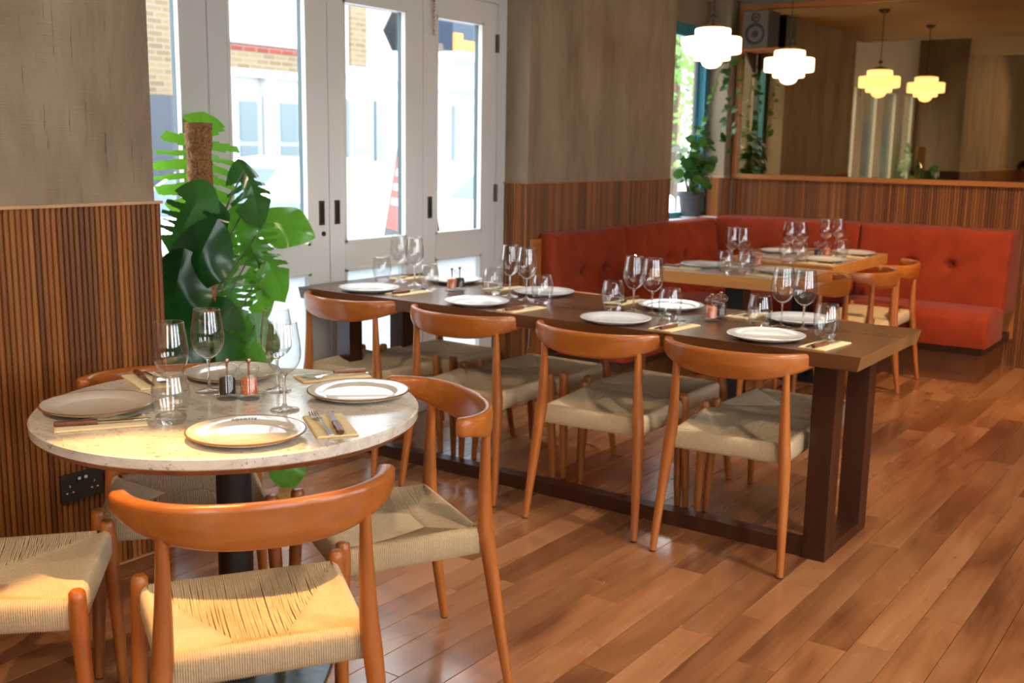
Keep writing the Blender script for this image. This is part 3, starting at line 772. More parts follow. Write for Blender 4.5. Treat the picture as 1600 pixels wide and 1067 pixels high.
def button(parent, x, z, d):
    mb = MB(); mb.lathe([(0, .006), (.008, .004), (.012, -.001), (.012, -.006)], 12); o = build('button', mb, 'button_fabric', parent, smooth=True)
    o.location = (x, -d+.042, z); o.rotation_euler = (PI/2, 0, 0)
BT = .945
def banquette(name, label, loc, rz, widths, x_start, seat_d, back_d0, back_d1, seats, ends=(False, False), gap=.004):
    """runs along local +x from x_start, wall plane at local y=0, sitting side towards -y"""
    t = thing(name, label, 'banquette', loc, rz, 'red upholstered corner banquette')
    x = x_start
    for w in widths:
        hb = BT-.40
        btn = [(-.13, .30), (.13, .30)] if w > .7 else [(-.12, .3), (.12, .3)]
        c = cushion(None, w-gap, hb, back_d0, btn)
        # recline: thicker at the bottom
        c.v = [(v[0], v[1]*(1+(back_d1/back_d0-1)*(1-v[2]/hb)) if v[1] < 0 else v[1], v[2]) for v in c.v]
        b = build('back_cushion', c, 'red_fabric', t, smooth=True, angle=1.2); b.location = (x+w/2, -.002, .40)
        for (bx_, bz_) in btn: button(b, bx_, bz_, back_d0*(1+(back_d1/back_d0-1)*(1-bz_/hb))+.016)
        x += w
    for (x, w) in seats:          # seat: cushion laid flat with a tall front
        sd = seat_d
        mb = MB(); r = .035; prof = [(-back_d1+.03, .24), (-sd, .24), (-sd-.006, .30), (-sd-.004, .40), (-sd+.010, .432), (-sd+.04, .45), (-sd+.1, .456), (-back_d1-.12, .458), (-back_d1-.02, .452), (-back_d1+.03, .448)]
        K = len(prof); xs = [x+.002, x+.010, x+.03, x+w*.5, x+w-.03, x+w-.010, x+w-.002]; sh = [.02, .006, 0, -.004, 0, .006, .02]
        vs = []
        for xx, s_ in zip(xs, sh):
            for (yy, zz) in prof: vs.append((xx, yy+(s_ if yy < -sd+.06 else 0), zz-(s_ if zz > .3 else 0)))
        fs = [(i*K+j, i*K+(j+1) % K, (i+1)*K+(j+1) % K, (i+1)*K+j) for i in range(len(xs)-1) for j in range(K)]+[tuple(range(K)), tuple((len(xs)-1)*K+j for j in reversed(range(K)))]
        build('seat_cushion', mb.add(vs, fs), 'red_fabric', t, smooth=True, angle=1.0)
    xa, xb = seats[0][0], seats[-1][0]+seats[-1][1]
    build('plinth', MB().box(xa+.02, xb-.05, -seat_d+.07, -.02, 0, .19), 'plinth_wood', t)
    build('frame', MB().box(xa+.01, xb-.02, -seat_d+.03, -.015, .19, .24), 'slat_backing', t)
    build('back_board', MB().box(x_start-(.10 if ends[0] else 0), x_start+sum(widths), -.012, 0, .19, BT-.03), 'trim_wood', t)
    return t
# window run faces +x : local +x -> world -y ... local -y -> world +x
wy0, wy1 = 5.27, 7.50
b1 = banquette('banquette', 'red banquette run along the window wall with buttoned backs', (XM+.008, wy1, 0), PI/2, [.86, 1.37], -2.23, .60, .10, .17, [(-2.23, .86), (-1.37, .84)], ends=(True, False))
b1.location = (XM+.012, wy1, 0)
b1.rotation_euler = (0, 0, PI/2)
# far run faces -y
b2 = banquette('banquette', 'red banquette run under the mirror with buttoned backs', (0, YF-.012, 0), 0, [1.12, 1.01], -3.53, .86, .32, .40, [(-3.35, .94), (-2.41, 1.01)])

# ------------------------------------------------------------------ pendant lamps
def pendant(x, y, zc, ceil, label):
    t = thing('pendant_lamp', label, 'lamp', (x, y, zc), 0, 'stepped opal glass pendant lamps')
    R = .162
    mb = MB(); mb.lathe([(0, .098), (R*.60, .094), (R*.62, .086), (R*.62, .052), (R*.66, .05), (R*.97, .046), (R, .040), (R, -.034), (R*.97, -.042), (R*.66, -.046), (R*.64, -.05), (R*.64, -.072), (R*.6, -.079), (R*.38, -.081), (R*.36, -.090), (R*.30, -.108), (R*.16, -.121), (0, -.125)], 40)
    build('glass_shade', mb, 'opal_glass', t, smooth=True, angle=.7)
    mb = MB(); mb.lathe([(0, .125), (.025, .122), (.06, .110), (.075, .099), (0, .098)], 28); build('gallery', mb, 'copper_cap', t, smooth=True)
    mb = MB(); mb.lathe([(.010, .15), (.016, .15), (.018, .16), (.012, .17), (.008, .165), (.010, .15)], 12); build('ring', mb, 'metal_dark', t, smooth=True)
    mb = MB(); mb.tube([(0, 0, .12), (0, 0, ceil-zc-.02)], .0035, 8); build('rod', mb, 'metal_dark', t)
    mb = MB(); mb.lathe([(0, 0), (.045, 0), (.045, -.008), (.02, -.03), (.0, -.032)], 20, (0, 0, ceil-zc)); build('ceiling_rose', mb, 'metal_dark', t, smooth=True)
    return t
pendant(-2.716, 5.754, 2.024, CEIL, 'glowing opal glass pendant lamp nearer the window, left of the two')
pendant(-2.75, 7.01, 2.004, CEIL, 'glowing opal glass pendant lamp nearer the mirror wall')

# ------------------------------------------------------------------ tableware prototypes
def plate_proto(name, white):
    t = thing(name, '', 'plate')
    mb = MB(); mb.lathe([(0, .004), (.085, .004), (.09, 0), (.097, .001), (.134, .0145), (.1385, .0175), (.1388, .0195), (.135, .0205), (.098, .0085), (.09, .0068), (0, .0064)], 64)
    build('dish', mb, 'plate_white' if white else 'plate_stone', t, smooth=True, angle=.9)
    if not white:
        mb = MB(); mb.lathe([(.1372, .0164), (.1394, .0178), (.1392, .0202), (.1364, .0212), (.1352, .0204)], 64); build('glazed_rim', mb, 'plate_rim', t, smooth=True)
    return t
PLW = plate_proto('dinner_plate', True); PLS = plate_proto('side_plate', False); PLS.name = 'stoneware_plate'
def wine_proto():
    t = thing('wine_glass', '', 'glass')
    out = [(.0, .0), (.036, .0), (.0375, .0012), (.036, .0024), (.02, .005), (.008, .010), (.0045, .018), (.0037, .04), (.0037, .072), (.0050, .083), (.012, .090)]
    bo = spline([(.012, .090), (.026, .099), (.038, .115), (.0435, .137), (.042, .165), (.0375, .195), (.0348, .215)], 4)
    bi = [(max(.0, r-.0013), z+.0012) for r, z in reversed(bo)]
    mb = MB(); mb.lathe(bo+[(.0342, .2158)]+bi[1:-1]+[(.0, .0935)], 32); mb.v = [(x*1.02, y*1.02, z*1.07) for x, y, z in mb.v]; build('bowl', mb, 'bowl_glass', t, smooth=True, angle=2.5)
    mb = MB(); mb.lathe([(r_, z_+.0006) for r_, z_ in out]+[(.0118, .0908), (0, .0925)], 24); mb.v = [(x*1.02, y*1.02, z*1.07) for x, y, z in mb.v]; build('stem', mb, 'clear_glass', t, smooth=True, angle=1.2)
    return t
WG = wine_proto()
def tumbler_proto():
    t = thing('tumbler', '', 'glass')
    bo = spline([(.0, .0), (.026, .0), (.031, .003), (.037, .02), (.0435, .05), (.0432, .07), (.039, .095), (.0355, .110)], 4)[3:]
    bi = [(max(.001, r-.0018), z) for r, z in reversed(bo) if z > .02]
    up = [q for q in bo if q[1] > .016]
    mb = MB(); mb.lathe(up+[(.0347, .1112)]+bi[1:], 32); mb.v = [(x*1.07, y*1.07, z*1.10) for x, y, z in mb.v]; build('wall', mb, 'bowl_glass', t, smooth=True, angle=2.5)
    dn = [(r_*.999, z_+.0006) for r_, z_ in bo if z_ <= .0165]
    mb = MB(); mb.lathe([(0, .0006)]+dn+[(.0335, .0185), (.024, .0165), (0, .0150)], 28); mb.v = [(x*1.07, y*1.07, z*1.10) for x, y, z in mb.v]; build('thick_base', mb, 'clear_glass', t, smooth=True, angle=1.0)
    return t
TG = tumbler_proto()
def mill_proto(kind):
    t = thing('pepper_mill' if kind == 'pepper' else 'salt_mill', '', 'mill')
    mb = MB(); mb.lathe([(0, 0), (.0235, 0), (.025, .003), (.025, .008), (.0205, .013), (.0195, .018), (.0195, .060), (.017, .066), (.017, .071), (.0215, .075), (.0235, .084), (.020, .093), (.012, .099), (.006, .1), (0, .1)], 24)
    mb.v = [(x*1.22, y*1.22, z) for x, y, z in mb.v]; build('body', mb, 'mill_glass', t, smooth=True, angle=.8)
    mb = MB(); mb.lathe([(0, .014), (.0165, .014), (.0172, .016), (.0172, .055), (.015, .0575), (0, .058)], 18); mb.v = [(x*1.22, y*1.22, z) for x, y, z in mb.v]; build('filling', mb, 'peppercorn' if kind == 'pepper' else 'pink_salt', t, smooth=True, angle=.8)
    mb = MB(); mb.lathe([(0, .06), (.003, .06), (.003, .1), (.006, .1005), (.0075, .104), (.006, .109), (0, .11)], 14); build('knob', mb, 'copper_cap', t, smooth=True, angle=.8)
    return t
PM, SM = mill_proto('pepper'), mill_proto('salt')
def napkin_proto():
    t = thing('napkin', '', 'napkin')
    mb = MB(); w, l = .05, .105
    for k in range(4):
        z = k*.0012; e = k*.0012
        mb.box(-w+e, w-e*.3, -l+e, l-e*.3, z, z+.0009, 1 if k == 0 else 0)
    build('folded_paper', mb, ['napkin_cream', 'napkin_edge'], t)
    return t
NP = napkin_proto()
def knife_proto():
    t = thing('steak_knife', '', 'knife')          # along +Y, handle at -Y
    mb = MB(); prof = spline([(-.105, .0075), (-.098, .0095), (-.07, .0085), (-.045, .0105), (-.02, .008), (-.008, .0085)], 4)
    vs = []; K = 8
    for (y, r) in prof:
        for q in range(K): g = 2*PI*q/K; vs.append((r*math.copysign(abs(math.cos(g))**.7, math.cos(g)), y, .0065+.0062*math.copysign(abs(math.sin(g))**.7, math.sin(g))))
    fs = [(i*K+q, i*K+(q+1) % K, (i+1)*K+(q+1) % K, (i+1)*K+q) for i in range(len(prof)-1) for q in range(K)]+[tuple(range(K)), tuple((len(prof)-1)*K+q for q in reversed(range(K)))]
    build('handle', mb.add(vs, fs), 'handle_wood', t, smooth=True, angle=.9)
    mb = MB(); o_ = [(-.006, -.008), (.0075, -.008), (.009, .02), (.008, .075), (.002, .108), (-.0035, .114), (-.006, .09)]
    n = len(o_); vs = [(x, y, .0058) for x, y in o_]+[(x, y, .0072) for x, y in o_]
    mb.add(vs, [tuple(reversed(range(n))), tuple(range(n, 2*n))]+[(i, (i+1) % n, n+(i+1) % n, n+i) for i in range(n)]); build('blade', mb, 'cutlery_steel', t)
    return t
KN = knife_proto()
def fork_proto():
    t = thing('table_fork', '', 'fork')
    mb = MB()
    def strip(rows):   # rows of (y, z, x0, x1)
        vs = []; 
        for (y, z, a, b) in rows: vs += [(a, y, z-.0008), (b, y, z-.0008), (b, y, z+.0008), (a, y, z+.0008)]
        fs = [(i*4+q, i*4+(q+1) % 4, (i+1)*4+(q+1) % 4, (i+1)*4+q) for i in range(len(rows)-1) for q in range(4)]+[(0, 1, 2, 3), tuple((len(rows)-1)*4+q for q in (3, 2, 1, 0))]
        mb.add(vs, fs)
    strip([(-.105, .002, -.0065, .0065), (-.09, .003, -.006, .006), (-.03, .0055, -.0035, .0035), (.02, .009, -.003, .003), (.035, .008, -.005, .005), (.045, .005, -.0115, .0115), (.058, .0035, -.0125, .0125)])
    build('handle', mb, 'cutlery_steel', t, smooth=True, angle=.7)
    for q in range(4):
        mb = MB(); xc = -.0095+q*.00635
        strip([(.058, .0035, xc-.0022, xc+.0022), (.08, .004, xc-.0019, xc+.0019), (.10, .008, xc-.0012, xc+.0012), (.103, .009, xc-.0006, xc+.0006)])
        build('tine', mb, 'cutlery_steel', t)
    return t
FK = fork_proto()

def put(proto, p, z, label, group, rz=0.0): return place(proto, USED, (p[0], p[1], z), rz, label, group)
def setting_cutlery(c, ang, z, where, style='pair'):
    """napkin with fork and knife; ang = direction the tines point (world angle)"""
    rz = ang-PI/2
    put(NP, c, z+.0005, 'folded cream napkin %s' % where, 'folded paper napkins', rz)
    d = Vector((math.cos(ang), math.sin(ang))); s = Vector((d.y, -d.x))
    k = Vector(c[:2])
    a = k-s*.020; put(FK, a, z+.0055, 'steel fork on napkin %s' % where, 'table forks', rz+.04)
    a = k+s*.012; put(KN, a, z+.0055, 'wooden handled knife on napkin %s' % where, 'steak knives', rz-.05)

# round table settings
Z = RTZ
PR = {}
for nm, px, lab in (('front', (385, 677), 'stoneware plate with COCOTTE lettering at the front of the round table'), ('right', (560, 613), 'stoneware plate on the right of the round table'), ('back', (363, 584), 'stoneware plate at the back of the round table behind the mills'), ('left', (152, 634), 'stoneware plate on the left of the round table')):
    p = bz(px[0], px[1], Z+.01); PR[nm] = put(PLS, p, Z, lab, 'stoneware plates on the round table'); 
for (px, lab) in (((270, 642), 'tall wine glass behind the tumbler at left of the round table'), ((327, 612), 'tall wine glass behind the pepper mill on the round table'), ((434, 611), 'rear one of two wine glasses right of the salt mill'), ((445, 641), 'front one of two wine glasses right of the salt mill')):
    put(WG, bz(px[0], px[1], Z), Z, lab, 'wine glasses on the round table')
put(TG, bz(268, 660, Z), Z, 'empty barrel shaped tumbler beside the lettered plate on the round table', 'tumblers')
put(PM, bz(356, 623, Z), Z, 'clear pepper mill filled with black peppercorns on the round table', 'mills')
put(SM, bz(390, 623, Z), Z, 'clear salt mill filled with pink salt on the round table', 'mills')
def ang_px(a, b, z): 
    v = bz(b[0], b[1], z)-bz(a[0], a[1], z); return math.atan2(v.y, v.x)
c = (bz(480, 690, Z)+bz(560, 687, Z)+bz(540, 650, Z)+bz(482, 642, Z))/4
setting_cutlery((c.x, c.y), ang_px((528, 690), (495, 645), Z), Z, 'right of the lettered plate')
c = (bz(68, 678, Z)+bz(228, 665, Z))/2; 
setting_cutlery((c.x-.03, c.y+.035), ang_px((68, 672), (225, 660), Z), Z, 'below the left plate on the round table')
c = bz(537, 591, Z); setting_cutlery((c.x-.035, c.y-.01), ang_px((598, 586), (478, 597), Z), Z, 'behind the right plate on the round table')
c = bz(232, 596, Z); setting_cutlery((c.x, c.y), ang_px((214, 586), (250, 610), Z), Z, 'left of the rear plate on the round table')

# lettering on the front plate's rim
cu = bpy.data.curves.new('lettering', 'FONT'); cu.body = 'COCOTTE'; cu.size = .0115; cu.align_x = 'CENTER'; cu.align_y = 'CENTER'; cu.extrude = .00025; cu.space_character = 1.15; cu.offset = .00008
tmp = bpy.data.objects.new('tmp_text', cu); COL.objects.link(tmp); bpy.context.view_layer.update()
me = bpy.data.meshes.new_from_object(tmp.evaluated_get(bpy.context.evaluated_depsgraph_get())); bpy.data.objects.remove(tmp)
me.materials.clear(); me.materials.append(M['letter_brown'])
pf = PR['front']
ctr = Vector((pf.location.x, pf.location.y)); tgt = bz(381, 653.5, Z+.014); rd = (Vector((tgt.x, tgt.y))-ctr); a0 = math.atan2(rd.y, rd.x)
# bend the word along the rim, letters upright towards the far edge
RL = .1165
for v in me.vertices:
    th = -v.co.x/RL; r_ = RL+v.co.y; zz = .0085+(r_-.098)/(.135-.098)*.012 + v.co.z + .0006
    v.co = (r_*math.cos(a0+th), r_*math.sin(a0+th), zz)
lt = obj('lettering', me, pf); lt['label'] = 'brown COCOTTE lettering'
lt.rotation_euler = (0, 0, -pf.rotation_euler.z)
mb = MB(); mb.tube([(RL*.93*math.cos(a0+.145+q*.01), RL*.93*math.sin(a0+.145+q*.01), .0128) for q in (0, 1)], .0006, 6); build('swash', mb, 'letter_brown', pf)

# long table settings
Z = LZ
gp = 'white plates on the long table'
for i, px in enumerate(((577, 450), (745, 471), (962, 498), (1197, 524))):
    put(PLW, bz(px[0], px[1], Z+.012), Z, 'white plate on the near side of the long table, %s from the doors' % ORD[i], gp)
for i, px in enumerate(((710, 437), (850, 456), (1048, 477), (1250, 498))):
    put(PLW, bz(px[0], px[1], Z+.012), Z, 'white plate on the banquette side of the long table, %s from the doors' % ORD[i], gp)
WPX = [(624, 440), (648, 446), (796, 463), (822, 469), (989, 487), (1018, 492), (1220, 511), (1254, 516)]
for i, px in enumerate(WPX):
    put(WG, bz(px[0], px[1], Z), Z, 'wine glass on the long table, %s one of the %s pair from the doors' % (('left', 'right')[i % 2], ORD[i//2]), 'wine glasses on the long table')
TPX = [(597, 440), (670, 454), (769, 460), (847, 474), (957, 484), (1046, 498), (1186, 510), (1290, 527)]
for i, px in enumerate(TPX):
    put(TG, bz(px[0], px[1], Z), Z, 'tumbler %s of the %s wine glass pair from the doors on long table' % (('left', 'right')[i % 2], ORD[i//2]), 'tumblers')
for (a, b, w) in (((706, 455), (718, 453), 'between the plates near the doors'), ((1111, 502), (1125, 498), 'near the aisle end')):
    put(SM, bz(a[0], a[1], Z), Z, 'clear mill of pink salt on the long table %s' % w, 'mills')
    put(PM, bz(b[0], b[1], Z), Z, 'clear pepper mill on the long table %s' % w, 'mills')
for i, (a, b) in enumerate((((604, 460), (672, 456)), ((775, 486), (852, 482)), ((1015, 515), (1092, 509)), ((1250, 543), (1327, 537)))):
    p = (bz(a[0], a[1], Z)+bz(b[0], b[1], Z))/2
    setting_cutlery((p.x, max(p.y, TY0+.118)), math.radians(84), Z, '%s from doors, long table near side' % ORD[i])
for i, x in enumerate((-3.545, -2.945, -2.285, -1.715)):
    setting_cutlery((x, 4.095), math.radians(-95), Z, '%s from doors, long table banquette side' % ORD[i])

# stone tables' settings
Z = SZ+.001
gp = 'plates on the stone topped tables'
for p, lab in (((-2.72, 5.80), 'pale plate on the nearer stone table, window side'), ((-2.27, 5.82), 'pale plate on the nearer stone table, aisle side'), ((-2.71, 6.97), 'pale plate on the farther stone table, window side'), ((-2.29, 6.62), 'pale plate on the farther stone table, near aisle corner'), ((-2.30, 7.22), 'pale plate on the farther stone table, far aisle corner')):
    put(PLW, p, Z, lab, gp)
gp = 'wine glasses on the stone topped tables'
for px, lab in (((1142, 416), 'left wine glass on the nearer stone table'), ((1159, 417), 'right wine glass on the nearer stone table'), ((1232, 402), 'left wine glass of the front pair on the farther stone table'), ((1250, 402), 'right wine glass of the front pair on the farther stone table'), ((1289, 395), 'left wine glass of the rear pair on the farther stone table'), ((1308, 394), 'right wine glass of the rear pair on the farther stone table')):
    put(WG, bz(px[0], px[1], Z), Z, lab, gp)
for px, lab in (((1133, 426), 'left tumbler on the nearer stone table'), ((1164, 428), 'right tumbler on the nearer stone table'), ((1228, 411), 'left tumbler on the farther stone table'), ((1250, 410), 'middle tumbler on the farther stone table'), ((1313, 404), 'right tumbler on the farther stone table')):
    put(TG, bz(px[0], px[1], Z), Z, lab, 'tumblers')
for px, pr_, lab in (((1173, 415), PM, 'pepper mill on the nearer stone table'), ((1184, 416), SM, 'pink salt mill on the nearer stone table'), ((1277, 402), PM, 'pepper mill on the farther stone table'), ((1291, 402), SM, 'pink salt mill on the farther stone table')):
    put(pr_, bz(px[0], px[1], Z), Z, lab, 'mills')
for p, a, w in (((-2.78, 5.62), 0, 'on the nearer stone table, window side'), ((-2.25, 5.60), 180, 'on the nearer stone table, aisle side'), ((-2.74, 7.22), 0, 'on the farther stone table, window side'), ((-2.27, 6.42), 180, 'on the farther stone table, near aisle corner'), ((-2.26, 7.02), 180, 'on the farther stone table, far aisle corner')):
    setting_cutlery(p, math.radians(a), Z, w)
# ------------------------------------------------------------------ monstera on its moss pole
def monstera_mesh(slits, W=.46, fold=.35, droop=.35, name='leaf', seed=0, gap=1.0, inner=.34):
    rnd = random.Random(seed); Mt, S = 90, 11; mb = MB()
    def hw(t): return W*(math.sin(PI*min(1, max(0, t))**.62)**.85 if 0 < t < 1 else 0)
    tk = [.2, .33, .46, .59, .72][:slits] if slits < 6 else [.07, .17, .28, .40, .53, .67]
    for side in (-1, 1):
        tks = [q+rnd.uniform(-.025, .025) for q in tk]
        vs = []
        for i in range(Mt+1):
            t = i/Mt
            for j in range(S+1):
                s_ = j/S; w = hw(t)
                y = t + .16*s_*(1 if t > .2 else t/.2) - .26*s_*(1-t)**5
                y = y*(1 if t < .8 else 1)
                x = side*s_*w
                if slits and s_ > .55: y += .03*math.sin((t*5.5+.3)*PI)*(s_-.55)
                z = -fold*abs(x)*(.5+abs(x)) + .06*math.sin(t*9+seed)*s_ - droop*max(0, t-.15)**2
                vs.append((x, y-t*.10*s_, z))
        fs = []
        for i in range(Mt):
            t = (i+.5)/Mt
            for j in range(S):
                s_ = (j+.5)/S
                if any(abs(t-q) < (.012+.045*max(0, s_-inner))*gap and s_ > inner for q in tks): continue
                a, b, c, d = i*(S+1)+j, i*(S+1)+j+1, (i+1)*(S+1)+j+1, (i+1)*(S+1)+j
                fs.append((a, b, c, d) if side > 0 else (d, c, b, a))
        mb.add(vs, fs)
    me = bpy.data.meshes.new(name); me.from_pydata(mb.v, [], mb.f); me.materials.append(M['monstera_leaf'])
    me.polygons.foreach_set('use_smooth', [True]*len(me.polygons)); me.update(); return me
LEAF = [monstera_mesh(5, seed=1, gap=1.15), monstera_mesh(4, W=.5, fold=.5, droop=.55, seed=2), monstera_mesh(0, W=.5, fold=.25, droop=.3, seed=3), monstera_mesh(3, W=.42, fold=.8, droop=.7, seed=4), monstera_mesh(5, W=.55, fold=.15, droop=.25, seed=5), monstera_mesh(6, W=.52, fold=.25, droop=.5, seed=6, gap=.75, inner=.16)]
PX, PY = -3.50, 2.79
mon = thing('potted_monstera', 'large monstera climbing a coir moss pole between pier and doors', 'plant', (PX, PY, 0))
mb = MB(); mb.lathe([(0, 0), (.13, 0), (.165, .27), (.17, .30), (.155, .30), (.15, .26), (0, .26)], 28); build('pot', mb, 'pot_grey', mon, smooth=True, angle=.6)
mb = MB(); mb.lathe([(0, .262), (.15, .262)], 20); build('soil', mb, 'soil', mon)
# lumpy pole
mb = MB(); vs = []; n, K = 90, 28; ztop = 1.52
for i in range(n+1):
    z = .26+(ztop-.26)*i/n
    for k in range(K):
        a = 2*PI*k/K; r = .042+.0050*abs(math.sin(a*1.0+z*62))+.0045*abs(math.sin(-a*1.0+z*62))+random.uniform(-.0022, .0022)
        if i > n-7: r += .004
        vs.append((r*math.cos(a), r*math.sin(a), z))
fs = [(i*K+k, i*K+(k+1) % K, (i+1)*K+(k+1) % K, (i+1)*K+k) for i in range(n) for k in range(K)]+[tuple(n*K+k for k in range(K))]
build('moss_pole', mb.add(vs, fs), 'coir', mon, smooth=True, angle=2)
mb = MB()
for q in range(500):     # loose coir fibres
    z = random.uniform(1.0, ztop); a = random.uniform(0, 2*PI); r = .046; p = Vector((r*math.cos(a), r*math.sin(a), z))
    d = Vector((math.cos(a)*.4+random.uniform(-.8, .8), math.sin(a)*.4+random.uniform(-.8, .8), random.uniform(-.8, .8))).normalized()*random.uniform(.008, .02)
    mb.tube([p, p+d*.5+Vector((math.cos(a), math.sin(a), 0))*.003, p+d], .0006, 3, cap=False)
q = build('coir_fibre', mb, 'coir', mon); q['kind'] = 'stuff'
# leaves: (centre px, depth plane x, length m, tip direction in the picture, tilt of the face, kind)
LV = [((308, 270), -3.60, .36, (-.10, .95), (.1, .15), 5), ((290, 345), -3.38, .25, (-.5, .85), (-.1, .35), 0),
      ((398, 300), -3.40, .22, (.35, .75), (.35, .5), 3), ((309, 405), -3.30, .24, (-.45, .9), (-.2, .25), 2), ((448, 352), -3.42, .20, (.95, .25), (.2, .35), 2),
      ((388, 372), -3.48, .22, (.3, .9), (-.1, .0), 4), ((424, 415), -3.42, .24, (.6, .8), (.4, .3), 3), ((362, 462), -3.50, .20, (.2, .95), (.1, .1), 5),
      ((272, 462), -3.36, .26, (-.2, .95), (-.3, .2), 2), ((412, 462), -3.45, .17, (.35, .9), (.5, .2), 3), ((368, 522), -3.52, .20, (.25, .95), (.1, .1), 5),
      ((402, 540), -3.44, .20, (.1, .98), (.1, .25), 2), ((330, 345), -3.36, .14, (.2, .9), (-.4, .1), 2), ((330, 530), -3.46, .26, (-.3, .9), (0, .3), 1),
      ((286, 505), -3.50, .26, (-.1, .95), (-.2, .1), 4), ((345, 395), -3.60, .20, (.3, .9), (.2, 0), 1),
      ((450, 735), -3.30, .16, (.15, .95), (.1, .1), 2), ((340, 590), -3.40, .28, (.1, .95), (0, .2), 1), ((268, 560), -3.44, .28, (-.2, .9), (-.1, .2), 2), ((400, 610), -3.46, .26, (.5, .8), (.1, .2), 0)]
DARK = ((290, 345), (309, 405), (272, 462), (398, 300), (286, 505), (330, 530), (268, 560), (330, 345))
for (c, X, ln, td, tilt, kind) in LV:
    P0 = bx(c[0], c[1], X); toc = (CAM-P0).normalized()
    Y = (RT*td[0]-UP*td[1]).normalized(); Zv = (toc+RT*tilt[0]+Vector((0, 0, 1))*tilt[1]).normalized()
    Zv = (Zv-Y*Zv.dot(Y)).normalized(); Xv = Y.cross(Zv)
    base = P0-Y*ln*.45
    o = obj('leaf', LEAF[kind], mon)
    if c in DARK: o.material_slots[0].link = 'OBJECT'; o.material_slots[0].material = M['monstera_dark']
    m4 = Matrix((Xv, Y, Zv)).transposed().to_4x4(); m4 = Matrix.Translation(base-Vector((PX, PY, 0))) @ m4 @ Matrix.Scale(ln, 4)
    o.matrix_local = m4
    b = base-Vector((PX, PY, 0)); root = Vector((.03*math.copysign(1, b.x), .03*math.copysign(1, b.y), max(.3, b.z-.28)))
    midp = (b+root)/2+Vector((0, 0, .03))+(b-root).cross(Vector((0, 0, 1)))*.1
    pts = spline([tuple(root), tuple(midp), tuple(b-Zv*.004)], 5)
    mb = MB(); mb.tube(pts, [.0055-.0025*i/(len(pts)-1) for i in range(len(pts))], 7); build('petiole', mb, 'stem_green', mon, smooth=True)

# ------------------------------------------------------------------ pilea in its pot on the window sill
pil = thing('potted_pilea', 'bushy round leaved plant in dark grey pot on the corner window sill', 'plant', (-3.655, 7.50, .932))
mb = MB(); mb.lathe([(0, .0), (.072, 0), (.094, .16), (.104, .162), (.108, .2), (.098, .2), (.092, .17), (0, .17)], 28); build('pot', mb, 'pot_grey', pil, smooth=True, angle=.6)
mb = MB(); mb.lathe([(0, .175), (.092, .175)], 20); build('soil', mb, 'soil', pil)
mb = MB(); mb.lathe([(0, .0), (.08, 0), (.09, .012), (.085, .014), (0, .004)], 24); build('saucer', mb, 'sill_white', pil, loc=(0, 0, -.0005))
def round_leaf(n=14):
    mb = MB(); vs = [(0, 0, -.1)]+[(math.cos(2*PI*i/n), math.sin(2*PI*i/n)*.96, .05*math.sin(4*PI*i/n)) for i in range(n)]+[(.55*math.cos(2*PI*i/n), .55*math.sin(2*PI*i/n), 0) for i in range(n)]
    fs = [(0, n+1+i, n+1+(i+1) % n) for i in range(n)]+[(n+1+i, 1+i, 1+(i+1) % n, n+1+(i+1) % n) for i in range(n)]
    me = bpy.data.meshes.new('leaf'); me.from_pydata(vs, [], fs); me.materials.append(M['pilea_leaf']); me.polygons.foreach_set('use_smooth', [True]*len(fs)); me.update(); return me
RLF = round_leaf()
stems = [[(0, 0, .17), (.01, -.02, .3), (-.01, -.03, .45), (.0, -.02, .6)], [(.02, .01, .17), (.05, .03, .3), (.06, .06, .45), (.05, .07, .66)], [(-.02, 0, .17), (-.02, -.06, .28), (.0, -.10, .38), (.02, -.13, .5)]]
for st in stems:
    pts = spline(st, 5); mb = MB(); mb.tube(pts, [.011-.006*i/(len(pts)-1) for i in range(len(pts))], 8); build('stem', mb, 'stem_brown', pil, smooth=True)
rr = random.Random(5)
for i in range(96):
    st = stems[i % 3]; u = rr.uniform(.25, 1.0); pt = spline(st, 5); p = Vector(pt[int(u*(len(pt)-1))])
    d = Vector((rr.uniform(-.5, 1), rr.uniform(-1, 1), rr.uniform(-.5, .8))).normalized(); q = p+d*rr.uniform(.06, .15)
    q.x = max(-.07, q.x)
    nrm = (d+Vector((.35, -.5, .75))).normalized(); s_ = rr.uniform(.026, .046)
    o = obj('leaf', RLF, pil); o.matrix_local = Matrix.Translation(q) @ nrm.to_track_quat('Z', 'Y').to_matrix().to_4x4() @ Matrix.Scale(s_, 4)

# ------------------------------------------------------------------ shelf, loudspeaker, trailing plant
sh = thing('wall_shelf', 'small wooden bracket shelf at the top corner of the mirror', 'shelf', (-3.28, 7.86, 2.19))
build('board', MB().box(-.245, .17, -.17, .092, -.018, 0), 'trim_wood', sh, bevel=.002)
mb = MB(); mb.add([(-.12, .09, -.018), (-.12, -.1, -.018), (-.12, .09, -.16), (-.10, .09, -.018), (-.10, -.1, -.018), (-.10, .09, -.16)], [(0, 1, 2), (5, 4, 3), (0, 3, 4, 1), (1, 4, 5, 2), (2, 5, 3, 0)]); build('bracket', mb, 'slat_backing', sh)
sp = thing('loudspeaker', 'boxy loudspeaker with grey front on the corner shelf', 'speaker', (-3.30, 7.80, 2.19))
build('cabinet', MB().box(-.1, .1, -.09, .12, 0, .27), 'speaker_black', sp, bevel=.004)
build('front_panel', MB().box(-.098, .098, -.097, -.0895, .003, .267), 'speaker_front', sp, bevel=.002)
for (nm, z, r) in (('woofer', .10, .077), ('tweeter', .218, .033)):
    mb = MB(); mb.lathe([(r, .0), (r, .006), (r*.85, .008), (r*.8, .002), (r*.35, -.012), (r*.3, .004), (0, .008)], 28); o = build(nm, mb, 'speaker_cone', sp, smooth=True, angle=.6); o.location = (0, -.0975, z); o.rotation_euler = (PI/2, 0, 0)
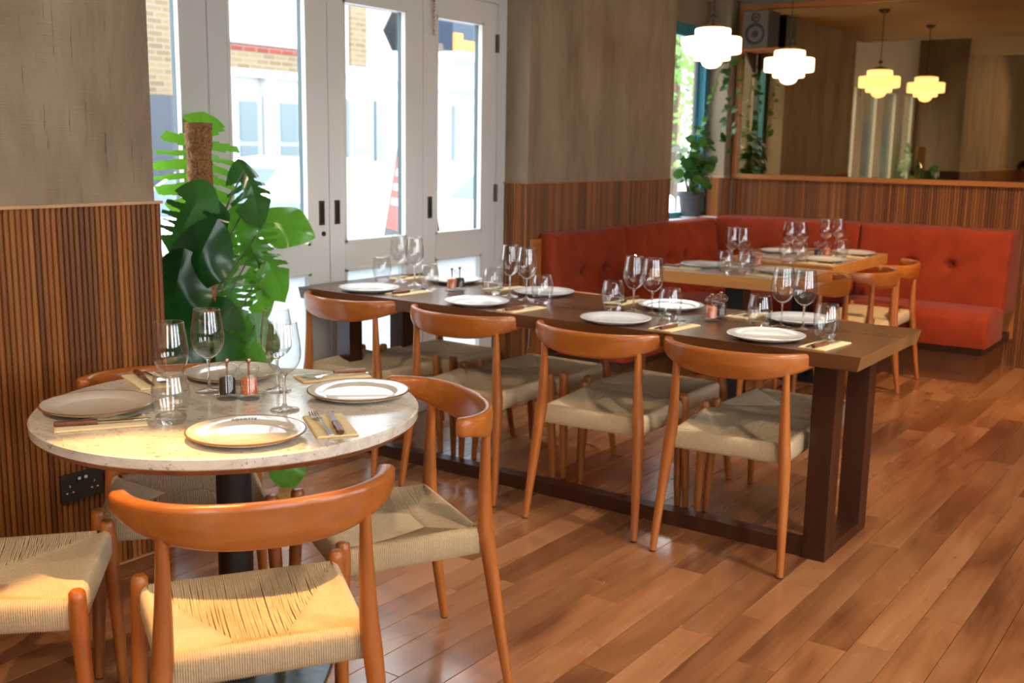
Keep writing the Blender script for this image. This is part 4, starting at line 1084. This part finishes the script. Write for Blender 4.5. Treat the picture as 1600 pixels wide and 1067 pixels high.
def heart_leaf():
    o_ = [(0, 0), (.35, -.12), (.55, .15), (.45, .5), (.2, .85), (0, 1.05), (-.2, .85), (-.45, .5), (-.55, .15), (-.35, -.12)]
    return [(x, y, .12*abs(x)) for x, y in o_]
def vine(pts, parent, n, seed, s0=.05):
    rnd = random.Random(seed); P_ = spline(pts, 10); mb = MB(); mb.tube(P_, .002, 5); build('vine', mb, 'stem_green', parent)
    H = heart_leaf(); mb = MB()
    for i in range(n):
        p = Vector(P_[int((i+.5)/n*(len(P_)-1))]); d = Vector((rnd.uniform(-1, 1), rnd.uniform(-1, .3), rnd.uniform(-1.2, -.1))).normalized(); nr = Vector((rnd.uniform(-.3, .8), rnd.uniform(-1, 0), rnd.uniform(.1, .8))).normalized()
        nr = (nr-d*nr.dot(d)).normalized(); sx = d.cross(nr); s_ = s0*rnd.uniform(.7, 1.2)
        b = [p+d*.015+(sx*x+d*y+nr*z)*s_ for x, y, z in H]; c = p+d*.015+d*s_*.35
        mb.add([c]+b, [(0, 1+k, 1+(k+1) % 10) for k in range(10)])
    o = build('foliage', mb, 'pothos_leaf', parent); o['kind'] = 'stuff'
tp = thing('trailing_plant', 'trailing vine plant hanging from the corner shelf down the mirror edge', 'plant', (-3.462, 7.76, 2.19))
mb = MB(); mb.lathe([(0, 0), (.04, 0), (.05, .07), (.044, .07), (0, .06)], 16); build('pot', mb, 'pot_grey', tp, smooth=True, angle=.6, loc=(0, 0, 0))
vine([(0, 0, .08), (-.03, -.06, .04), (-.04, -.08, -.15), (-.02, -.06, -.4), (-.01, -.07, -.75)], tp, 26, 1)
vine([(0, 0, .08), (.03, -.09, .05), (.07, -.12, -.1), (.08, -.11, -.4), (.06, -.10, -.62)], tp, 22, 2)
vine([(0, 0, .08), (-.08, -.05, .0), (-.10, -.09, -.2), (-.14, -.14, -.45), (-.17, -.2, -.62)], tp, 18, 3, .04)

# ------------------------------------------------------------------ double socket on the left pier
so = thing('double_socket', 'black double power socket on the slatted wainscot behind the round table', 'socket', (XL+.0005, 1.975, .317))
build('face_plate', MB().box(-.004, .007, -.077, .077, -.047, .047), 'socket_black', so, bevel=.002)
for y in (-.012, .012): build('switch', MB().box(.006, .0105, y-.007, y+.007, .014, .034), 'socket_black', so); 
for y in (-.012, .012): build('switch_mark', MB().box(.0104, .011, y-.0055, y+.0055, .023, .032), 'socket_white', so)
for yc in (-.045, .045):
    for (dy, dz, w, h) in ((0, .006, .004, .008), (-.011, -.016, .008, .005), (.011, -.016, .008, .005)):
        build('pin_hole', MB().box(.0068, .0074, yc+dy-w/2, yc+dy+w/2, dz-h/2, dz+h/2), 'metal_steel', so)

# ------------------------------------------------------------------ person seated left of the frame, seen only in the mirror
hp = by(1560, 266, 2*(YF-.012)-.65); hp.y = .65; hp.x = max(hp.x, -2.715)
per = thing('person', 'person with short dark hair in dark clothes, seated, seen in the mirror', 'person', (hp.x-.05, hp.y, 0), .25)
def skin_mesh(name, verts, edges, mat, parent, root=0, lev=2):
    me = bpy.data.meshes.new(name); me.from_pydata([v[:3] for v in verts], edges, []); me.materials.append(M[mat])
    o = obj(name, me, parent); sk = o.modifiers.new('skin', 'SKIN')
    for i, v in enumerate(verts):
        r_ = v[3] if hasattr(v[3], '__len__') else (v[3], v[3]); me.skin_vertices[0].data[i].radius = r_; me.skin_vertices[0].data[i].use_root = (i == root)
    sk.use_smooth_shade = True; ss = o.modifiers.new('sub', 'SUBSURF'); ss.levels = lev; ss.render_levels = lev
    return o
dz = hp.z-1.17
V = [(0, 0, .52, .13), (-.03, 0, .72, .12), (-.02, 0, .93+dz, .13), (0, 0, 1.03+dz, .055), (.02, 0, 1.075+dz, .052), (.035, 0, 1.13+dz, (.075, .08)), (.04, 0, 1.21+dz, (.08, .092)), (.03, 0, 1.26+dz, (.06, .065))]
Ed = [(0, 1), (1, 2), (2, 3), (3, 4), (4, 5), (5, 6), (6, 7)]
for s in (-1, 1):
    b = len(V); V += [(-.02, s*.17, .97+dz, .058), (.02, s*.22, .73, .045), (.24, s*.16, .68, .032), (.31, s*.14, .675, (.03, .016))]; Ed += [(2, b), (b, b+1), (b+1, b+2), (b+2, b+3)]
    for k in range(5):   # fingers
        f0 = len(V); yy = s*(.14+(-.024+.012*k)*(1 if k < 4 else 0)+(-.03 if k == 4 else 0)); ln = (.06, .07, .068, .055, .035)[k]
        V += [(.345 if k < 4 else .33, yy, .672, .009), (.345+ln*.6 if k < 4 else .35, yy*(1 if k < 4 else .93), .664, .0085), (.345+ln if k < 4 else .375, yy*(1 if k < 4 else .9), .652, .007)]; Ed += [(b+3, f0), (f0, f0+1), (f0+1, f0+2)]
    b = len(V); V += [(.02, s*.09, .50, .095), (.42, s*.1, .52, .065), (.42, s*.1, .10, .042), (.53, s*.1, .045, .035)]; Ed += [(0, b), (b, b+1), (b+1, b+2), (b+2, b+3)]
body = skin_mesh('body', V, Ed, 'skin', per)
g = .012
T = [(v[0], v[1], v[2], v[3]+g) for v in V[:3]]+[(0, 0, 1.0+dz, .075)]; TE = [(0, 1), (1, 2), (2, 3)]
for s in (-1, 1):
    b = len(T); T += [(-.02, s*.17, .97+dz, .07), (.02, s*.22, .73, .056), (.2, s*.17, .687, .044)]; TE += [(2, b), (b, b+1), (b+1, b+2)]
skin_mesh('shirt', T, TE, 'cloth_dark', per)
T = [(0, 0, .56, .14)]; TE = []
for s in (-1, 1):
    b = len(T); T += [(.02, s*.09, .51, .108), (.42, s*.1, .525, .078), (.42, s*.1, .12, .056)]; TE += [(0, b), (b, b+1), (b+1, b+2)]
skin_mesh('trousers', T, TE, 'cloth_dark', per)
for s in (-1, 1):
    skin_mesh('shoe', [(.40, s*.1, .05, .045), (.46, s*.1, .045, .045), (.56, s*.1, .035, .035)], [(0, 1), (1, 2)], 'tyre', per)
mb = MB(); vs = []; n, K = 10, 20
for i in range(n+1):
    ph = PI*.62*i/n
    for k in range(K):
        a = 2*PI*k/K; front = max(0, math.cos(a)); r = .105*math.sin(max(.01, ph))*(1-.16*front*max(0, i/n-.35)); vs.append((.028+r*1.0*math.cos(a)-.012*front*(i/n), r*.86*math.sin(a), 1.215+dz+.098*math.cos(ph)))
fs = [(i*K+k, i*K+(k+1) % K, (i+1)*K+(k+1) % K, (i+1)*K+k) for i in range(n) for k in range(K)]
hair = build('hair', mb.add(vs, fs), 'hair_black', per, smooth=True, angle=2)
mb = MB(); mb.add([(.118, 0, 1.205+dz), (.118, -.014, 1.165+dz), (.118, .014, 1.165+dz), (.145, 0, 1.168+dz)], [(0, 1, 3), (0, 3, 2), (1, 2, 3)]); build('nose', mb, 'skin', per)
for s in (-1, 1):
    mb = MB(); mb.lathe([(0, .008), (.008, .005), (.011, 0), (0, -.004)], 10); o = build('eye', mb, 'hair_black', per, smooth=True); o.location = (.118, s*.032, 1.2+dz); o.rotation_euler = (0, PI/2, 0)
    mb = MB(); mb.lathe([(0, .006), (.012, .006), (.02, 0), (.012, -.006), (0, -.006)], 10); o = build('ear', mb, 'skin', per, smooth=True); o.location = (.025, s*.088, 1.185+dz); o.rotation_euler = (PI/2, 0, 0); o.scale = (.8, 1.4, 1)
mb = MB(); mb.tube([(.112, -.024, 1.133+dz), (.12, 0, 1.131+dz), (.112, .024, 1.133+dz)], .004, 6); build('mouth', mb, 'sign_red', per)
ch = chair(hp.x-.05-.06, hp.y-.01, math.cos(.25), math.sin(.25), 'woven seat chair holding the seated person, seen only in the mirror', 'chairs beyond the left edge')

# ------------------------------------------------------------------ the street outside
st = struct('street_ground', MB().box(-40, XO-.001, -30, 60, -.25, -.14), 'street'); st['label'] = 'asphalt street beyond the doors'
struct('pavement', MB().box(-6.0, XO-.002, -20, 40, -.14, -.03), 'pavement')['label'] = 'pale pavement outside the doors'
struct('yard_ground', MB().box(XR+.2, 30, -30, 30, -.25, -.1), 'pavement')
struct('yard_front_ground', MB().box(XO, XR+.2, -30, YB-.2, -.25, -.1), 'pavement')
XH = -11.5
hs = thing('terrace_house', 'white rendered terrace house with a yellow brick band across the street', 'house', (XH, 12, -.14))
A = lambda mb: local(mb, hs)
build('wall', A(MB().box(XH-.4, XH, 9.3, 19, -.14, 7.5)), 'stucco_white', hs)
build('brick_band', A(MB().box(XH, XH+.05, 9.3, 11.3, 2.40, 2.64)), 'brick_yellow', hs)
build('brick_course', A(MB().box(XH, XH+.06, 9.3, 11.3, 2.64, 2.73)), 'brick_red', hs)
build('cornice', A(MB().box(XH, XH+.16, 9.3, 11.3, 2.30, 2.40)), 'stucco_white', hs)
build('ledge', A(MB().box(XH, XH+.08, 9.3, 11.3, 2.73, 2.78)), 'stucco_cool', hs)
build('brick_panel', A(MB().box(XH, XH+.05, 11.95, 12.30, 2.58, 3.6)), 'brick_yellow', hs)
build('cornice', A(MB().box(XH, XH+.2, 11.6, 13.6, 2.42, 2.56)), 'stucco_white', hs)
def sash(y0, y1, z0, z1, glassm='house_window'):
    w = build('window', A(MB().box(XH, XH+.09, y0-.09, y1+.09, z0-.1, z1+.1)), 'stucco_cool', hs)
    zm = z0+(z1-z0)*.36
    for (a, b) in ((z0, zm-.03), (zm+.03, z1)):
        pn = build('pane', A(MB().box(XH+.088, XH+.10, y0, y1, a, b)), glassm, hs)
sash(9.78, 10.08, 1.12, 1.98); sash(10.5, 10.98, 1.12, 1.98); sash(11.95, 12.3, .9, 2.0, 'stucco_cool'); sash(12.55, 12.95, .9, 2.0, 'stucco_cool'); sash(14.48, 14.93, 1.30, 2.0, 'house_blind')
for y in (9.62, 10.28, 11.2): build('pilaster', A(MB().box(XH, XH+.14, y-.07, y+.07, -.1, 2.3)), 'stucco_white', hs)
build('shop_fascia', A(MB().box(XH, XH+.5, 13.8, 16.5, 2.92, 3.42)), 'awning_navy', hs)
fs_ = build('fascia_sign', A(MB().box(XH+.5, XH+.54, 13.8, 14.35, 2.93, 3.10)), 'sign_orange', hs)
build('fascia_sign', A(MB().box(XH+.5, XH+.54, 13.8, 14.0, 3.10, 3.20)), 'sign_orange', hs)
build('fascia_ledge', A(MB().box(XH, XH+.6, 13.8, 16.5, 2.80, 2.92)), 'stucco_white', hs)
build('string_course', A(MB().box(XH, XH+.08, 13.6, 16.5, 2.3, 2.36)), 'stucco_cool', hs)
bh = thing('brick_house', 'yellow brick house with a dark blue door across the street', 'house', (XH, 8, -.14))
A = lambda mb: local(mb, bh)
build('wall', A(MB().box(XH-.4, XH+.02, 2, 9.0, -.14, 7)), 'brick_yellow', bh)
build('front_door', A(MB().box(XH+.02, XH+.09, 8.2, 8.78, -.1, 2.0)), 'blue_door', bh)
build('render_return', A(MB().box(XH-.4, XH+.05, 9.0, 9.3, -.14, 7.2)), 'stucco_white', bh)
# parked cars
def car(x, y, label, ln=4.2):
    t = thing('parked_car', label, 'car', (x, y, -.14), 0, 'parked cars in the street')
    W2 = .86
    prof = [(-2.05, .35), (-2.08, .62), (-1.95, .80), (-1.15, .93), (-.45, 1.38), (.35, 1.46), (1.15, 1.38), (1.75, 1.0), (2.05, .92), (2.08, .4)]
    ins = [.06, .0, .02, .0, .16, .2, .17, .02, .05, .06]
    K = len(prof); vs = []
    for s in (-1, 1):
        for (yy, zz), i_ in zip(prof, ins): vs.append((s*(W2-i_), yy, zz))
    fs = [(i, i+1, K+i+1, K+i) for i in range(K-1)]+[tuple(range(K-1, -1, -1)), tuple(range(K, 2*K)), (K-1, 0, K, 2*K-1)]
    build('body', MB().add(vs, fs), 'car_white', t, bevel=.05, seg=3)
    def quad(pts, nm):
        mb = MB(); mb.add(pts, [(0, 1, 2, 3)]); build(nm, mb, 'car_glass', t)
    for s in (-1, 1):
        quad([(s*.868, -1.0, .96), (s*.84, 1.5, 1.0), (s*.685, 1.02, 1.34), (s*.70, -.42, 1.33)], 'side_window')
    quad([(-.70, -1.13, .955), (.70, -1.13, .955), (.60, -.5, 1.37), (-.60, -.5, 1.37)], 'windscreen')
    quad([(-.70, 1.74, 1.03), (.70, 1.74, 1.03), (.60, 1.2, 1.37), (-.60, 1.2, 1.37)], 'rear_window')
    for yy in (-1.3, 1.3):
        for s in (-1, 1):
            mb = MB(); mb.tube([(s*.68, yy, .31), (s*.87, yy, .31)], .31, 20); mb.tube([(s*.87, yy, .31), (s*.88, yy, .31)], .2, 16); build('wheel', mb, 'tyre', t, smooth=True, angle=.6)
    return t
car(-7.6, 6.9, 'white car parked outside behind the monstera')
car(-7.7, 11.6, 'white car parked outside beyond the middle door leaf')
# pavement sign and hanging sign
ab = thing('pavement_sign', 'black and red framed pavement sign outside the middle door leaf', 'sign', (-5.5, 6.40, -.03), -.6); ab.scale = (1, 1, 1.17)
for s in (-1, 1):
    mb = MB(); a = .16
    mb.add([(-.3, s*.28, 0), (.3, s*.28, 0), (.3, s*.03, 1.28), (-.3, s*.03, 1.28), (-.3, s*.28-.02*s, 0), (.3, s*.28-.02*s, 0), (.3, s*.03-.02*s, 1.28), (-.3, s*.03-.02*s, 1.28)], [(0, 1, 2, 3), (7, 6, 5, 4), (0, 4, 5, 1), (1, 5, 6, 2), (2, 6, 7, 3), (3, 7, 4, 0)])
    b_ = build('board', mb, 'sign_black', ab)
    P_ = lambda x, u: (x, s*(.28+(.03-.28)*u)+s*.004, 1.28*u)
    mb = MB(); mb.add([P_(-.25, .55), P_(.25, .55), P_(.25, .97), P_(-.25, .97)], [(0, 1, 2, 3)]); build('poster', mb, 'sign_red', b_)
    for q in range(4):
        u = .9-.075*q; mb = MB(); mb.add([P_(-.2, u), P_(.2-.06*q, u), P_(.2-.06*q, u+.035), P_(-.2, u+.035)], [(0, 1, 2, 3)]); mb.v = [(v[0], v[1]+s*.003, v[2]) for v in mb.v]; build('print_line', mb, 'white_paint', b_)
p = bx(628, 49, -5.6)
hg = thing('hanging_sign', 'black six sided sign hanging outside the middle door leaf', 'sign', (p.x, p.y, p.z), -.45)
mb = MB(); pts = [(math.cos(PI/3*k)*.15, math.sin(PI/3*k)*.17) for k in range(6)]
mb.add([(-.02, y_, z_) for y_, z_ in pts]+[(.02, y_, z_) for y_, z_ in pts], [tuple(range(5, -1, -1)), tuple(range(6, 12))]+[(k, (k+1) % 6, 6+(k+1) % 6, 6+k) for k in range(6)]); build('panel', mb, 'sign_black', hg)
build('emblem', MB().box(.02, .024, -.01, .06, -.11, -.03), 'stucco_cool', hg)
mb = MB(); mb.tube([(0, 0, .16), (0, 0, .7)], .012, 8); build('rod', mb, 'metal_dark', hg)
# street trees seen through the corner window
def tree(x, y, h, r, label, seed):
    t = thing('street_tree', label, 'tree', (x, y, -.14), 0, 'street trees'); rnd = random.Random(seed)
    mb = MB(); mb.tube([(0, 0, 0), (.05, .02, h*.4), (0, .05, h*.7)], [.14, .1, .06], 8); build('trunk', mb, 'tree_bark', t, smooth=True)
    mb = MB()
    for i in range(2600):
        v = Vector((rnd.gauss(0, 1), rnd.gauss(0, 1), rnd.gauss(0, 1))).normalized()*r*rnd.random()**.45; c = v+Vector((0, 0, h*.62)); c.z = max(c.z, .6)
        a = Vector((rnd.uniform(-1, 1), rnd.uniform(-1, 1), rnd.uniform(-1, 1))).normalized(); b = a.orthogonal().normalized(); s_ = rnd.uniform(.05, .1)
        mb.add([c-a*s_, c+b*s_*.5, c+a*s_, c-b*s_*.5], [(0, 1, 2, 3)])
    o = build('crown', mb, 'tree_leaf', t); o['kind'] = 'stuff'
tree(-9.2, 18.0, 5.2, 2.2, 'leafy street tree seen through the corner window', 11)
tree(-10.5, 23.5, 6.0, 2.6, 'farther leafy street tree behind the corner window', 12)

# building closing the street behind, seen only in the mirror through the doors
sb = thing('street_end_building', 'dark brick building closing the street, seen only in the mirror', 'building', (-11, -15, -.14))
A = lambda mb: local(mb, sb)
build('wall', A(MB().box(-24, -4.2, -16, -15, -.14, 9)), 'brick_dark', sb)
for i in range(6):
    for z in (.6, 3.4, 6.2): build('window', A(MB().box(-7-i*2.8, -5.6-i*2.8, -15, -14.95, z, z+1.7)), 'blue_door', sb)
build('shop_awning', A(MB().box(-7.2, -6.4, -15, -14.3, 2.5, 2.9)), 'sign_orange', sb)
